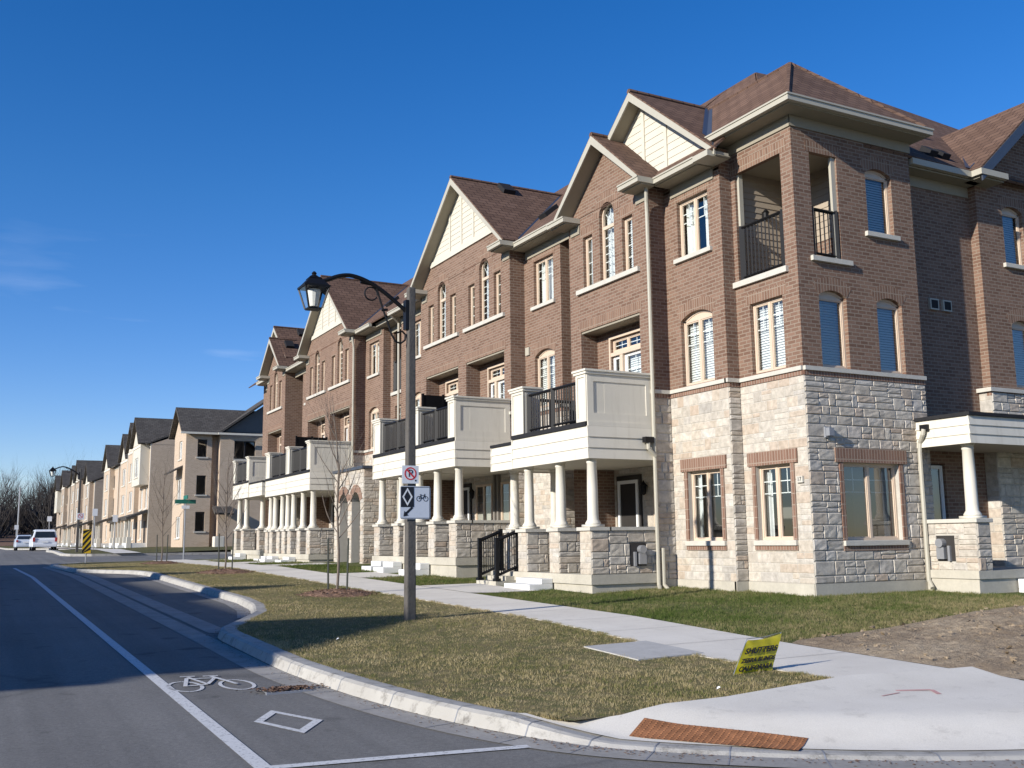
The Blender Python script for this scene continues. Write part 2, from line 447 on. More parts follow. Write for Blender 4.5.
class MB:
    def __init__(s):
        s.v, s.f = [], []

    def add(s, pts, faces):
        b = len(s.v)
        s.v.extend(pts)
        s.f.extend([tuple(b + i for i in f) for f in faces])

    def quad(s, a, b, c, d):
        s.add([a, b, c, d], [(0, 1, 2, 3)])

    def box(s, M, u0, u1, v0, v1, d0, d1):
        p = [M(u, v, d) for d in (d0, d1) for v in (v0, v1) for u in (u0, u1)]
        s.add(p, [(0, 2, 3, 1), (4, 5, 7, 6), (0, 1, 5, 4), (2, 6, 7, 3), (0, 4, 6, 2), (1, 3, 7, 5)])

    def wbox(s, x0, x1, y0, y1, z0, z1):
        s.box(lambda u, v, d: (u, v, d), x0, x1, y0, y1, z0, z1)

    def prism(s, M, poly, d0, d1):
        n = len(poly)
        s.add([M(u, v, d0) for u, v in poly] + [M(u, v, d1) for u, v in poly],
              [tuple(range(n))[::-1], tuple(range(n, 2 * n))] + [(i, (i + 1) % n, n + (i + 1) % n, n + i) for i in range(n)])

    def slab(s, pts, t, up=0.0):
        """a flat polygon given thickness t against its upward normal"""
        a, b, c = (Vector(p) for p in pts[:3])
        n = (b - a).cross(c - a).normalized()
        if n.z < 0: n = -n
        P = [Vector(p) + n * up for p in pts]
        Q = [p - n * t for p in P]
        k = len(pts)
        s.add([tuple(p) for p in P + Q],
              [tuple(range(k)), tuple(range(k, 2 * k))[::-1]] + [(i, k + i, k + (i + 1) % k, (i + 1) % k) for i in range(k)])

    def tube(s, path, r, n=6, caps=True):
        rs = r if isinstance(r, (list, tuple)) else [r] * len(path)
        P = [Vector(p) for p in path]
        rings = []
        prev = None
        for i, p in enumerate(P):
            d = (P[min(i + 1, len(P) - 1)] - P[max(i - 1, 0)])
            if d.length < 1e-9: d = Vector((0, 0, 1))
            d.normalize()
            if prev is None:
                a = d.cross(Vector((0, 0, 1)) if abs(d.z) < 0.9 else Vector((1, 0, 0))).normalized()
            else:
                a = (prev - d * prev.dot(d))
                a = a.normalized() if a.length > 1e-6 else d.orthogonal().normalized()
            prev = a
            b = d.cross(a)
            rings.append([tuple(p + (a * cos(2 * pi * k / n) + b * sin(2 * pi * k / n)) * rs[i]) for k in range(n)])
        base = len(s.v)
        for rg in rings: s.v.extend(rg)
        for i in range(len(P) - 1):
            for k in range(n):
                s.f.append((base + i * n + k, base + i * n + (k + 1) % n, base + (i + 1) * n + (k + 1) % n, base + (i + 1) * n + k))
        if caps:
            s.f.append(tuple(base + k for k in range(n))[::-1])
            s.f.append(tuple(base + (len(P) - 1) * n + k for k in range(n)))

    def bar(s, p, q, w):
        s.tube([p, q], w * 0.7071, 4)

    def lathe(s, c, prof, n=16):
        base = len(s.v)
        for r, z in prof:
            s.v.extend([(c[0] + r * cos(2 * pi * k / n), c[1] + r * sin(2 * pi * k / n), c[2] + z) for k in range(n)])
        for i in range(len(prof) - 1):
            for k in range(n):
                s.f.append((base + i * n + k, base + i * n + (k + 1) % n, base + (i + 1) * n + (k + 1) % n, base + (i + 1) * n + k))
        s.f.append(tuple(base + k for k in range(n))[::-1])
        s.f.append(tuple(base + (len(prof) - 1) * n + k for k in range(n)))

    def build_with(s, name, mats, others, parent):
        """one mesh out of several builders, a material each"""
        n0 = len(s.f)
        cuts = []
        for o in others:
            b = len(s.v)
            s.v.extend(o.v)
            s.f.extend([tuple(b + i for i in f) for f in o.f])
            cuts.append(len(o.f))
        ob = s.build(name, mats[0], parent)
        k = n0
        for i, c in enumerate(cuts):
            ob.data.materials.append(MATS[mats[i + 1]])
            for j in range(k, k + c): ob.data.polygons[j].material_index = i + 1
            k += c
        return ob

    def build(s, name, mat, parent=None, label=None, smooth=False, loc=None, bevel=0.0):
        o3 = rootloc(parent) if parent is not None else Vector(loc or (0, 0, 0))
        me = bpy.data.meshes.new(name)
        me.from_pydata([(a - o3.x, b - o3.y, c - o3.z) for a, b, c in s.v], [], s.f)
        me.materials.append(MATS[mat])
        if smooth:
            me.polygons.foreach_set('use_smooth', [True] * len(me.polygons))
        me.update()
        o = bpy.data.objects.new(name, me)
        COL.objects.link(o)
        if parent is not None: o.parent = parent
        else: o.location = o3
        if label: o['label'] = label
        if bevel:
            bm = bmesh.new()
            bm.from_mesh(me)
            bmesh.ops.remove_doubles(bm, verts=bm.verts, dist=1e-5)
            bm.to_mesh(me)
            bm.free()
            m = o.modifiers.new('bevel', 'BEVEL')
            m.width, m.segments, m.limit_method, m.angle_limit = bevel, 2, 'ANGLE', radians(40)
        return o

def arcpts(u0, u1, vs, rise, n=10):
    h, c = (u1 - u0) / 2, (u0 + u1) / 2
    R = (h * h + rise * rise) / (2 * rise)
    a = math.asin(min(1, h / R))
    if rise > h: a = pi - a
    return [(c + R * sin(-a + 2 * a * i / n), vs + rise - R + R * cos(-a + 2 * a * i / n)) for i in range(n + 1)]

def wall(mb, M, u0, u1, v0, v1, holes=(), r=0.1, ucuts=(), vcuts=()):
    """a wall face with real openings; a hole is (u0, u1, v0, v1, arch rise)"""
    holes = [tuple(h) + (0,) * (5 - len(h)) for h in holes]
    us = sorted({u0, u1, *ucuts, *[h[0] for h in holes], *[h[1] for h in holes]})
    vs_ = sorted({v0, v1, *vcuts, *[h[2] for h in holes], *[h[3] for h in holes]})
    us = [u for u in us if u0 <= u <= u1]
    vs_ = [v for v in vs_ if v0 <= v <= v1]
    for a, b in zip(us, us[1:]):
        for c, d in zip(vs_, vs_[1:]):
            m, k = (a + b) / 2, (c + d) / 2
            if any(h[0] < m < h[1] and h[2] < k < h[3] for h in holes): continue
            mb.quad(M(a, c, 0), M(b, c, 0), M(b, d, 0), M(a, d, 0))
    for a, b, c, d, rise in holes:
        sp = d - rise
        mb.quad(M(a, c, 0), M(a, c, -r), M(a, sp, -r), M(a, sp, 0))
        mb.quad(M(b, c, 0), M(b, c, -r), M(b, sp, -r), M(b, sp, 0))
        mb.quad(M(a, c, 0), M(b, c, 0), M(b, c, -r), M(a, c, -r))
        if rise <= 0:
            mb.quad(M(a, d, 0), M(b, d, 0), M(b, d, -r), M(a, d, -r))
        else:
            P = arcpts(a, b, sp, rise)
            for p, q in zip(P, P[1:]):
                mb.quad(M(*p, 0), M(*q, 0), M(q[0], d, 0), M(p[0], d, 0))
                mb.quad(M(*p, 0), M(*q, 0), M(*q, -r), M(*p, -r))

class Parts(list):
    """every shape added becomes a part of its own"""
    def __getattr__(s, nm):
        def f(*a, **k):
            m = MB()
            s.append(m)
            return getattr(m, nm)(*a, **k)
        return f
    def build(s, name, mat, parent, **k):
        return [m.build(name, mat, parent, **k) for m in s]

def soldier(mb, M, u0, u1, v0, v1, d=0.004):
    mb.box(M, u0, u1, v0, v1, -0.03, d)

def arch_ring(mb, M, u0, u1, vs, rise, th, d=0.004, n=12):
    if isinstance(mb, Parts):
        mb.append(MB())
        mb = mb[-1]
    P = arcpts(u0, u1, vs, rise, n)
    h, c = (u1 - u0) / 2, (u0 + u1) / 2
    R = (h * h + rise * rise) / (2 * rise)
    cv = vs + rise - R
    Q = [(c + (p[0] - c) * (R + th) / R, cv + (p[1] - cv) * (R + th) / R) for p in P]
    for i in range(n):
        mb.prism(M, [P[i], P[i + 1], Q[i + 1], Q[i]], -0.03, d)

def stones(mb, M, u0, u1, v0, v1, holes=(), seed=0, rough=None, gap=0.011, hmin=0.13, hmax=0.27, wmin=0.15, wmax=0.5):
    if rough is None: rough = 0.004 if abs(M(0, 0, 1)[0] - M(0, 0, 0)[0]) > 0.5 else 0.0125
    lift0 = 0.004 if rough < 0.01 else 0.009
    rnd = random.Random(seed)
    holes = [tuple(h)[:4] for h in holes]
    def put(a, b, c, d):
        for h in holes:
            if a < h[1] and b > h[0] and c < h[3] and d > h[2]:
                if c < h[2] - 0.01: put(a, b, c, h[2])
                if d > h[3] + 0.01: put(a, b, h[3], d)
                cc, dd = max(c, h[2]), min(d, h[3])
                if a < h[0] - 0.01: put(a, h[0], cc, dd)
                if b > h[1] + 0.01: put(h[1], b, cc, dd)
                return
        a, b, c, d = a + gap / 2, b - gap / 2, c + gap / 2, d - gap / 2
        if b - a < 0.02 or d - c < 0.02: return
        n = 3 if b - a < 0.3 else 4
        m = 3 if d - c < 0.16 else 4
        base = len(mb.v)
        lift = rnd.uniform(0.35, 1.0) * rough
        tx, ty = rnd.uniform(-1, 1) * rough * 0.5, rnd.uniform(-1, 1) * rough * 0.5
        e = min(0.010 if rough < 0.01 else 0.016, (b - a) / 5, (d - c) / 5)
        us = [a] + [a + e + (b - a - 2 * e) * i / (n - 1) for i in range(n)] + [b]
        vv = [c] + [c + e + (d - c - 2 * e) * i / (m - 1) for i in range(m)] + [d]
        for j, v in enumerate(vv):
            for i, u in enumerate(us):
                edge = i in (0, n + 1) or j in (0, m + 1)
                if edge:
                    dd_ = 0.0
                else:
                    fu, fv = (u - a) / (b - a) - 0.5, (v - c) / (d - c) - 0.5
                    dd_ = lift0 + lift + fu * tx + fv * ty + rnd.uniform(-0.4, 0.4) * rough
                mb.v.append(M(u, v, max(dd_, 0.0)))
        W = n + 2
        for j in range(m + 1):
            for i in range(n + 1):
                mb.f.append((base + j * W + i, base + j * W + i + 1, base + (j + 1) * W + i + 1, base + (j + 1) * W + i))
    v = v0
    while v < v1 - 0.02:
        h = rnd.uniform(hmin, hmax)
        if v1 - v - h < hmin * 0.8: h = v1 - v
        u = u0
        while u < u1 - 0.01:
            w = rnd.uniform(wmin, wmax)
            if u1 - u - w < wmin * 0.6: w = u1 - u
            if h > 0.18 and rnd.random() < 0.42:
                k = rnd.uniform(0.4, 0.6)
                put(u, u + w, v, v + h * k)
                put(u, u + w, v + h * k, v + h)
            else:
                put(u, u + w, v, v + h)
            u += w
        v += h

def outward(M):
    o, u, v, d = (Vector(M(*k)) for k in ((0, 0, 0), (1, 0, 0), (0, 1, 0), (0, 0, 1)))
    return (u - o).cross(v - o).dot(d - o) > 0

def window(P, M, u0, u1, v0, v1, rise=0.0, r=0.1, kind='double', cover='blind', grid='top', sill=True, seed=0,
           frame='peach frame', tymp=False, detail=True, name='window', sillmat='limestone', muntin='white frame', slope=0.0):
    """part: the frame of one window; pane, grille, blind and sill are its sub-parts"""
    rnd = random.Random(seed)
    f = MB()
    fw = 0.045
    d0, d1 = -r - 0.05, -r + 0.012
    sp = v1 - rise
    top = sp if (rise and tymp) else v1
    f.box(M, u0, u0 + fw, v0, sp, d0, d1)
    f.box(M, u1 - fw, u1, v0, sp, d0, d1)
    f.box(M, u0 + fw, u1 - fw, v0, v0 + fw, d0, d1)
    if rise:
        A = arcpts(u0, u1, sp, rise, 12)
        k = 1 - fw / ((u1 - u0) / 2)
        c = (u0 + u1) / 2
        if tymp:
            f.prism(M, A, d0 + 0.01, d1 - 0.015)
            f.box(M, u0 + fw, u1 - fw, sp - fw, sp, d0, d1)
            for p, q in zip(A, A[1:]):
                f.prism(M, [p, q, (c + (q[0] - c) * 0.94, q[1] - 0.045), (c + (p[0] - c) * 0.94, p[1] - 0.045)], d0, d1)
        else:
            for p, q in zip(A, A[1:]):
                f.prism(M, [p, q, (c + (q[0] - c) * k, sp + (q[1] - sp) * k), (c + (p[0] - c) * k, sp + (p[1] - sp) * k)], d0, d1)
            f.box(M, u0 + fw, u1 - fw, sp - 0.32, sp - 0.24, d0, d1)
    else:
        f.box(M, u0 + fw, u1 - fw, v1 - fw, v1, d0, d1)
    c = (u0 + u1) / 2
    bays = [(u0 + fw, u1 - fw)]
    if kind == 'double':
        f.box(M, c - 0.03, c + 0.03, v0 + fw, top - fw, d0, d1)
        bays = [(u0 + fw, c - 0.03), (c + 0.03, u1 - fw)]
    for a, b in bays:                                            # the sash of each leaf
        t_ = (top if not (rise and not tymp) else sp - 0.24) - fw
        for (p, q, s_, t) in ((a, a + 0.024, v0 + fw, t_), (b - 0.024, b, v0 + fw, t_), (a + 0.024, b - 0.024, v0 + fw, v0 + fw + 0.024),
                              (a + 0.024, b - 0.024, t_ - 0.024, t_)):
            f.box(M, p, q, s_, t, d0 + 0.012, d1 - 0.012)
    fo = f.build(name, frame, P)
    g = MB()
    gd = -r - 0.024
    if rise and not tymp:
        A = arcpts(u0 + 0.03, u1 - 0.03, sp, rise - 0.03, 12)
        poly = [(u0 + 0.03, v0 + 0.03), (u1 - 0.03, v0 + 0.03)] + A[::-1]
        g.add([M(p[0], p[1], gd) for p in (poly if outward(M) else poly[::-1])], [tuple(range(len(poly)))])
    else:
        for a, b in bays:
            q_ = [M(a, v0 + 0.03, gd), M(b, v0 + 0.03, gd), M(b, top - 0.03, gd), M(a, top - 0.03, gd)]
            g.quad(*(q_ if outward(M) else q_[::-1]))
    g.build('pane', 'window glass', fo)
    if detail and grid:
        m = MB()
        md0, md1 = gd - 0.014, gd - 0.004
        t = 0.009
        lo = v0 + fw + 0.035
        hi = top - fw - 0.035
        for a, b in bays:
            a2, b2 = a + 0.024, b - 0.024
            cc = (a2 + b2) / 2
            if rise and not tymp:
                for k in range(1, 6):
                    z = lo + (sp - 0.32 - lo) * k / 6
                    m.box(M, a2, b2, z - t, z + t, md0, md1)
                m.box(M, cc - t, cc + t, lo, sp - 0.32, md0, md1)
                for an in (-50, 0, 50):
                    p = (cc, sp - 0.20)
                    q = (cc + sin(radians(an)) * rise * 0.9, sp - 0.20 + cos(radians(an)) * (rise + 0.12))
                    dx, dz = (q[1] - p[1]), -(q[0] - p[0])
                    L = hypot(dx, dz)
                    dx, dz = dx / L * t, dz / L * t
                    m.prism(M, [(p[0] + dx, p[1] + dz), (q[0] + dx, q[1] + dz), (q[0] - dx, q[1] - dz), (p[0] - dx, p[1] - dz)], md0, md1)
            elif grid == 'top':
                zc = hi - (hi - lo) * 0.36
                m.box(M, cc - t, cc + t, zc, hi, md0, md1)
                m.box(M, a2, b2, zc - t, zc + t, md0, md1)
                zc2 = (zc + hi) / 2
                m.box(M, a2, b2, zc2 - t, zc2 + t, md0 - 0.002, md1 + 0.002)
            elif grid == 'full':
                k_ = max(2, int((hi - lo) / 0.26))
                for k in range(1, k_):
                    z = lo + (hi - lo) * k / k_
                    m.box(M, a2, b2, z - t, z + t, md0 - 0.002, md1 + 0.002)
                if b2 - a2 > 0.28: m.box(M, cc - t, cc + t, lo, hi, md0, md1)
        if m.v: m.build('grille', muntin, fo)
    if cover == 'blind':
        b_ = MB()
        z = v0 + fw
        vt = (v1 if not rise else sp)
        dd = -r - 0.10
        low = v0 + fw + (0 if rnd.random() < 0.7 else (v1 - v0) * rnd.uniform(0.1, 0.3))
        z = low
        while z < vt:
            b_.quad(M(u0, z, dd), M(u1, z, dd), M(u1, z + 0.048, dd - 0.022), M(u0, z + 0.048, dd - 0.022))
            z += 0.052
        b_.build('blind', 'blind white', fo)
    elif cover in ('curtain', 'half', 'slim'):
        b_ = MB()
        w = u1 - u0
        spans = [(u0, u1)] if cover == 'curtain' else [(u0, u0 + w * rnd.uniform(0.2, 0.42)), (u1 - w * rnd.uniform(0.3, 0.46), u1)]
        if cover == 'slim': spans = [(u1 - w * 0.16, u1), (u0, u0 + w * 0.1)]
        dd = -r - 0.14
        for a, b in spans:
            k = max(6, int((b - a) / 0.03))
            pts = [(a + (b - a) * i / k, dd + 0.03 * sin(i * 1.5 + seed)) for i in range(k + 1)]
            for p, q in zip(pts, pts[1:]):
                b_.quad(M(p[0], v0, p[1]), M(q[0], v0, q[1]), M(q[0], v1, q[1]), M(p[0], v1, p[1]))
        b_.build('curtain', 'curtain cloth', fo, smooth=True)
    if sill:
        s_ = MB()
        s_.box(M, u0 - 0.1, u1 + 0.1, v0 - 0.1, v0 - 0.002, -r + 0.02, 0.07)
        s_.build('sill', sillmat, fo, bevel=0.008 if detail else 0)
    return fo

def downspout(P, pts, mat='khaki trim'):
    m = MB()
    m.tube(pts, 0.043, 8)
    return m.build('downspout', mat, P)

def column(P, x, y, z0, z1, r=0.115):
    m = MB()
    m.wbox(x - r * 1.5, x + r * 1.5, y - r * 1.5, y + r * 1.5, z0, z0 + 0.05)
    m.lathe((x, y, z0 + 0.05), [(r * 1.4, 0), (r * 1.42, 0.03), (r * 1.2, 0.07), (r * 1.03, 0.10), (r, 0.2), (r * 0.97, (z1 - z0) * 0.5),
                                (r * 0.88, z1 - z0 - 0.16), (r * 0.98, z1 - z0 - 0.15), (r * 0.98, z1 - z0 - 0.12), (r * 0.9, z1 - z0 - 0.11),
                                (r * 1.12, z1 - z0 - 0.06), (r * 1.2, z1 - z0 - 0.05)], 20)
    o = m.build('column', 'cream board', P)
    for p in o.data.polygons:
        p.use_smooth = len(p.vertices) == 4 and abs(p.normal.z) < 0.95
    return o

def railing(P, a, b, z0, z1, post=True, name='railing', mid=True):
    """black picket railing between two points on plan"""
    m = MB()
    A, B = Vector((*a, 0)), Vector((*b, 0))
    L = (B - A).length
    d = (B - A) / L
    at = lambda t, z: (A.x + d.x * t, A.y + d.y * t, z)
    m.bar(at(0, z1), at(L, z1), 0.055)
    m.bar(at(0, z0 + 0.08), at(L, z0 + 0.08), 0.04)
    k = max(2, int(L / 0.105))
    for i in range(1, k):
        m.bar(at(L * i / k, z0 + 0.08), at(L * i / k, z1), 0.026)
    if post:
        for t in (0.03, L / 2, L - 0.03) if L > 1.2 and mid else (0.03, L - 0.03):
            m.bar(at(t, z0), at(t, z1 + 0.04), 0.085)
    return m.build(name, 'black metal', P)

# ------------------------------------------------------------------ ground, road, kerbs, pavement
def G(y):
    return float(np.interp(y, [-400, -40, 0, 34, 52, 73, 110, 200, 900], [-2.42, -2.42, -1.62, -0.94, -0.90, -0.48, -0.44, -0.15, 0.6]))

BX = [3.3, 3.45, 7, 8.6, 11, 13.4, 20]
BZ = [0.10, 0.115, 0.14, 0.155, 0.175, 0.27, 0.30]
def bump(x):
    return float(np.interp(x, BX, BZ))
def ZS(x, y):
    return G(y) + bump(x)

def sheet(xs, ys, zf):
    m = MB()
    W = len(xs)
    for y in ys:
        for x in xs: m.v.append((x, y, zf(x, y)))
    for j in range(len(ys) - 1):
        for i in range(W - 1):
            m.f.append((j * W + i, j * W + i + 1, (j + 1) * W + i + 1, (j + 1) * W + i))
    return m

frange = lambda a, b, n: [a + (b - a) * i / n for i in range(n + 1)]
tag(sheet(frange(-900, 900, 18), [-400, -40] + frange(0, 80, 20) + [120, 200, 300, 500, 900], lambda x, y: G(y) - 0.12).build('ground', 'far turf'), kind='structure')
tag(sheet([-60, -30, -8, 3.1, 30, 60], frange(-40, 110, 75) + [160, 240, 330], lambda x, y: G(y)).build('road', 'asphalt'), kind='structure')

CORNER = [(14, 4.1), (10.5, 4.12), (9.0, 4.2), (8.0, 4.33), (7.0, 4.6), (6.2, 4.93), (5.5, 5.33), (4.95, 5.74), (4.55, 6.1), (4.22, 6.45), (3.98, 6.85), (3.72, 7.5),
          (3.5, 8.4), (3.35, 9.4), (3.25, 10.5), (3.2, 11.5)]
def kerb_d(x, y):
    """distance to the kerb line of the corner"""
    best = 9
    for (a, b), (c, d) in zip(CORNER, CORNER[1:]):
        L2 = (c - a) ** 2 + (d - b) ** 2
        t = min(1, max(0, ((x - a) * (c - a) + (y - b) * (d - b)) / L2))
        best = min(best, hypot(x - a - t * (c - a), y - b - t * (d - b)))
    return best
def kerb_x(y):
    """the face of the kerb on the house side, street by street"""
    if y < 11.5: return float(np.interp(y, [q[1] for q in CORNER], [q[0] for q in CORNER]))
    return float(np.interp(y, [10.8, 14.8, 15.3, 16.2, 17.6, 19.2, 21, 33, 34.8, 36.5, 38, 47.5, 49, 50, 50.5],
                           [3.2, 3.25, 3.36, 3.78, 4.42, 4.78, 4.95, 5.0, 4.7, 3.9, 3.35, 3.25, 3.6, 4.6, 6.0]))
rowys = [4.1, 4.12, 4.2, 4.35, 4.6, 4.9, 5.3, 5.7, 6.2, 6.8, 7.5, 8.3, 9.2, 10, 10.8] + frange(11.3, 21, 24) + frange(21.6, 33, 16) + frange(33.5, 38.5, 12) + frange(39.5, 47.5, 8) + [48, 48.5, 49, 49.5, 50, 50.5]

def strip(path, prof, name, mat):
    """sweeps a kerb profile (offset to the inside, height above the road, drop share) along a path"""
    m = MB()
    n = len(prof)
    for i, (x, y) in enumerate(path):
        a, b = path[max(0, i - 1)], path[min(len(path) - 1, i + 1)]
        tx, ty = b[0] - a[0], b[1] - a[1]
        L = hypot(tx, ty)
        nx, ny = ty / L, -tx / L                                 # towards the houses for a path that runs up the street
        k = kerbh(x, y)
        for o, h in prof:
            m.v.append((x + nx * o, y + ny * o, G(y) + h * k + 0.004))
    for i in range(len(path) - 1):
        for j in range(n - 1):
            m.f.append((i * n + j, i * n + j + 1, (i + 1) * n + j + 1, (i + 1) * n + j))
    return m.build(name, mat)

def kerbh(x, y):
    if y > 9: return 1.0
    return 0.22 + 0.78 * float(np.interp(y, [4.15, 4.7, 6.5, 7.3], [0.9, 0.0, 0.0, 1.0])) if x < 9.9 else 1.0
arc = []
for (a, b), (c, d) in zip(CORNER, CORNER[1:]):
    for i in range(3): arc.append((a + (c - a) * i / 3, b + (d - b) * i / 3))
for _ in range(2): arc = [arc[0]] + [((p[0] + 2 * q[0] + r[0]) / 4, (p[1] + 2 * q[1] + r[1]) / 4) for p, q, r in zip(arc, arc[1:], arc[2:])] + [arc[-1]]
kpath = [(60, 4.1), (30, 4.1)] + arc + [(kerb_x(y), y) for y in rowys if y > 11.4] + [(9, 50.7), (40, 50.8)]
tag(strip(kpath, [(0.30, 0.06), (0.20, 0.113), (0.14, 0.118), (0.02, 0.122), (-0.02, 0.10), (-0.06, 0.004)], 'kerb', 'kerb concrete'), kind='structure')
gp = [(60, 4.1), (30, 4.1)] + arc + [(3.2, 12), (3.22, 14.8)] + [(3.22, y) for y in frange(16, 36, 10)] + [(3.25, 38), (3.25, 47)] + [(kerb_x(y), y) for y in (48, 49, 49.5, 50, 50.5)] + [(9, 50.7), (40, 50.8)]
def flat_strip(path, o0, o1, h, name, mat):
    m = MB()
    for i, (x, y) in enumerate(path):
        a, b = path[max(0, i - 1)], path[min(len(path) - 1, i + 1)]
        tx, ty = b[0] - a[0], b[1] - a[1]
        L = hypot(tx, ty)
        nx, ny = ty / L, -tx / L
        for o in (o0, o1): m.v.append((x + nx * o, y + ny * o, G(y) + h))
    for i in range(len(path) - 1):
        m.f.append((2 * i, 2 * i + 1, 2 * i + 3, 2 * i + 2))
    return m.build(name, mat)
tag(flat_strip(gp, -0.055, -0.36, 0.005, 'gutter', 'gutter concrete'), kind='structure')
tag(flat_strip([(3.57, y) for y in frange(15.6, 37.5, 20)], 0.0, -0.33, 0.007, 'gutter', 'gutter concrete'), kind='structure')
tag(flat_strip([(kerb_x(y), y) for y in rowys if 17.5 < y < 35.5], -0.055, -0.3, 0.008, 'gutter', 'gutter concrete'), kind='structure')

# verge and gardens: one surface that rises gently from the kerb to the houses
offs = [0.19, 0.6, 1.2, 2, 3, 4, 5, 6, 7, 8, 9, 10, 12, 16, 24, 60]
def lawn_rows(ys, name, mat, x_from=None):
    m = MB()
    for y in ys:
        k = kerb_x(y) + 0.19
        if x_from is not None: xs = x_from
        else: xs = [k + (8.0 - k) * i / 8 for i in range(9)] if k < 8 else [k] * 9
        for x in xs:
            m.v.append((x, y, ZS(x, y) - 0.004 + 0.005 * sin(x * 2.1 + y * 0.7)))
    W = 9
    for j in range(len(ys) - 1):
        for i in range(W - 1):
            m.f.append((j * W + i, j * W + i + 1, (j + 1) * W + i + 1, (j + 1) * W + i))
    o = m.build(name, mat)
    return tag(o, kind='structure')
lawn_rows([6.88, 7.0] + [y for y in rowys if y >= 7.4], 'verge', 'verge turf')
lawn_rows([4.15, 7, 9] + frange(9.5, 50, 54) + [50.4], 'lawn', 'garden turf', [8.05, 8.8, 9.6, 10.6, 11.6, 12.6, 14, 20, 60])

# concrete pavement and the ramp at the corner
SWN = [(7.25, 6.3), (7.25, 9.4), (7.6, 12), (7.75, 14), (7.8, 50.6)]
def sw_near(y): return float(np.interp(y, [p[1] for p in SWN], [p[0] for p in SWN]))
def sw_far(y): return float(np.interp(y, [4.4, 9.7, 13.3, 50], [8.62, 8.85, 9.25, 9.3]))
m = MB()
ys = frange(6.4, 50.5, 44)
for y in ys:
    for x, dz in ((sw_near(y), -0.05), (sw_near(y), 0.004), (sw_far(y), 0.006), (sw_far(y), -0.05)):
        m.v.append((x, y, ZS(x, y) + dz))
for j in range(len(ys) - 1):
    for i in range(3): m.f.append((4 * j + i, 4 * j + i + 1, 4 * j + 5 + i, 4 * j + 4 + i))
tag(m.build('pavement', 'pavement concrete'), kind='structure')
# apron between kerb and pavement at the corner
edge = [(x, y) for x, y in arc if y < 7.4]
m = MB()
inner = []
for x, y in edge:
    k = arc.index((x, y))
    (ax, ay), (bx, by) = arc[max(0, k - 1)], arc[min(len(arc) - 1, k + 1)]
    L = hypot(bx - ax, by - ay)
    inner.append((x + (by - ay) / L * 0.12, y - (bx - ax) / L * 0.12))
ia = [p for p in inner if p[0] < 8.6]
top_ = [(3.98, 7.3), (4.12, 6.98), (4.6, 6.85), (5.6, 6.85), (7.2, 7.05), (7.3, 7.05), (8.0, 6.95), (8.7, 6.9)]
def apz(x, y):
    return G(y) + 0.009 + 0.118 * kerbh(x, y) + (ZS(x, y) + 0.012 - G(y) - 0.03) * min(1, max(0, (kerb_d(x, y) - 0.2) / 0.6))
rows = 14
pa = [ia[int(round(i * (len(ia) - 1) / 24))] for i in range(25)][::-1]
def lerp_path(P, t):
    L = [0]
    for p, q in zip(P, P[1:]): L.append(L[-1] + hypot(q[0] - p[0], q[1] - p[1]))
    s = t * L[-1]
    return (float(np.interp(s, L, [p[0] for p in P])), float(np.interp(s, L, [p[1] for p in P])))
for j in range(rows + 1):
    for i in range(25):
        p, q = lerp_path(pa, i / 24), lerp_path(top_, i / 24)
        x, y = p[0] + (q[0] - p[0]) * j / rows, p[1] + (q[1] - p[1]) * j / rows
        z = apz(x, y)
        m.v.append((x, y, max(z, ZS(x, y) * 0 + z)))
for j in range(rows):
    for i in range(24): m.f.append((j * 25 + i, j * 25 + i + 1, (j + 1) * 25 + i + 1, (j + 1) * 25 + i))
tag(m.build('pavement', 'pavement concrete', smooth=True), kind='structure')

def on_apron(x, y): return max(apz(x, y), 0 * x + apz(x, y)) if y < 6.9 else ZS(x, y) + 0.022
# joints between the concrete bays, cut as dark narrow lines
m = MB()
for y in [7.05, 8.6, 10.2] + frange(11.8, 49, 24):
    a, b = sw_near(y), sw_far(y)
    m.quad(*[(x, yy, ZS(x, yy) + 0.0115) for x, yy in ((a, y), (b, y), (b, y + 0.012), (a, y + 0.012))])
tag(m.build('pavement_joint', 'gutter concrete'), kind='structure')

# walks from the pavement to the steps
m = MB()
for y0, y1, x1 in ((19.0, 21.95, 10.7), (25.6, 28.3, 10.6), (34.2, 36.2, 11.4), (38.6, 41.6, 10.6), (45.6, 47.8, 10.6)):
    for a, b in zip(frange(9.25, x1, 3), frange(9.25, x1, 3)[1:]):
        m.quad(*[(x, y, ZS(x, y) + 0.013) for x, y in ((a, y0 + (0.3 if a < 9.5 else 0)), (b, y0), (b, y1), (a, y1))])
tag(m.build('path', 'pavement concrete'), kind='structure')

# bare soil beside the pavement
random.seed(3)
from mathutils import noise as mn
xs = frange(8.6, 17, 190)
m = MB()
ny_ = 160
def dz(x, y, e):
    n = mn.fractal(Vector((x * 2.4, y * 2.4, 3)), 0.6, 2.1, 7)
    lump = max(0, mn.noise(Vector((x * 7.5, y * 7.5, 9)))) * 0.05 * (0.4 + max(0, mn.noise(Vector((x * .9, y * .9, 2)))) * 2)
    hump = 0.05 * math.exp(-((x - 11.2) ** 2 / 2.5 + (y - 7.4) ** 2 / 1.6)) + 0.08 * math.exp(-((x - 12.6) ** 2 / 1.2 + (y - 9.0) ** 2 / 0.5))
    return min(1, e * 3) * (0.012 + 0.035 * abs(n) + lump + hump)
def soil_top(x): return float(np.interp(x, [8.6, 8.9, 15, 17], [9.55, 9.75, 10.83, 11.2]))
for j in range(ny_ + 1):
    for x in xs:
        t = j / ny_
        y = 4.4 + (soil_top(x) - 4.4) * t
        xl = sw_far(y) + 0.02
        xx = xl + (x - 8.6) * (17 - xl) / (17 - 8.6)
        e = min((xx - xl), (soil_top(x) - y), 1)
        m.v.append((xx, y, ZS(xx, y) + 0.006 + dz(xx, y, e)))
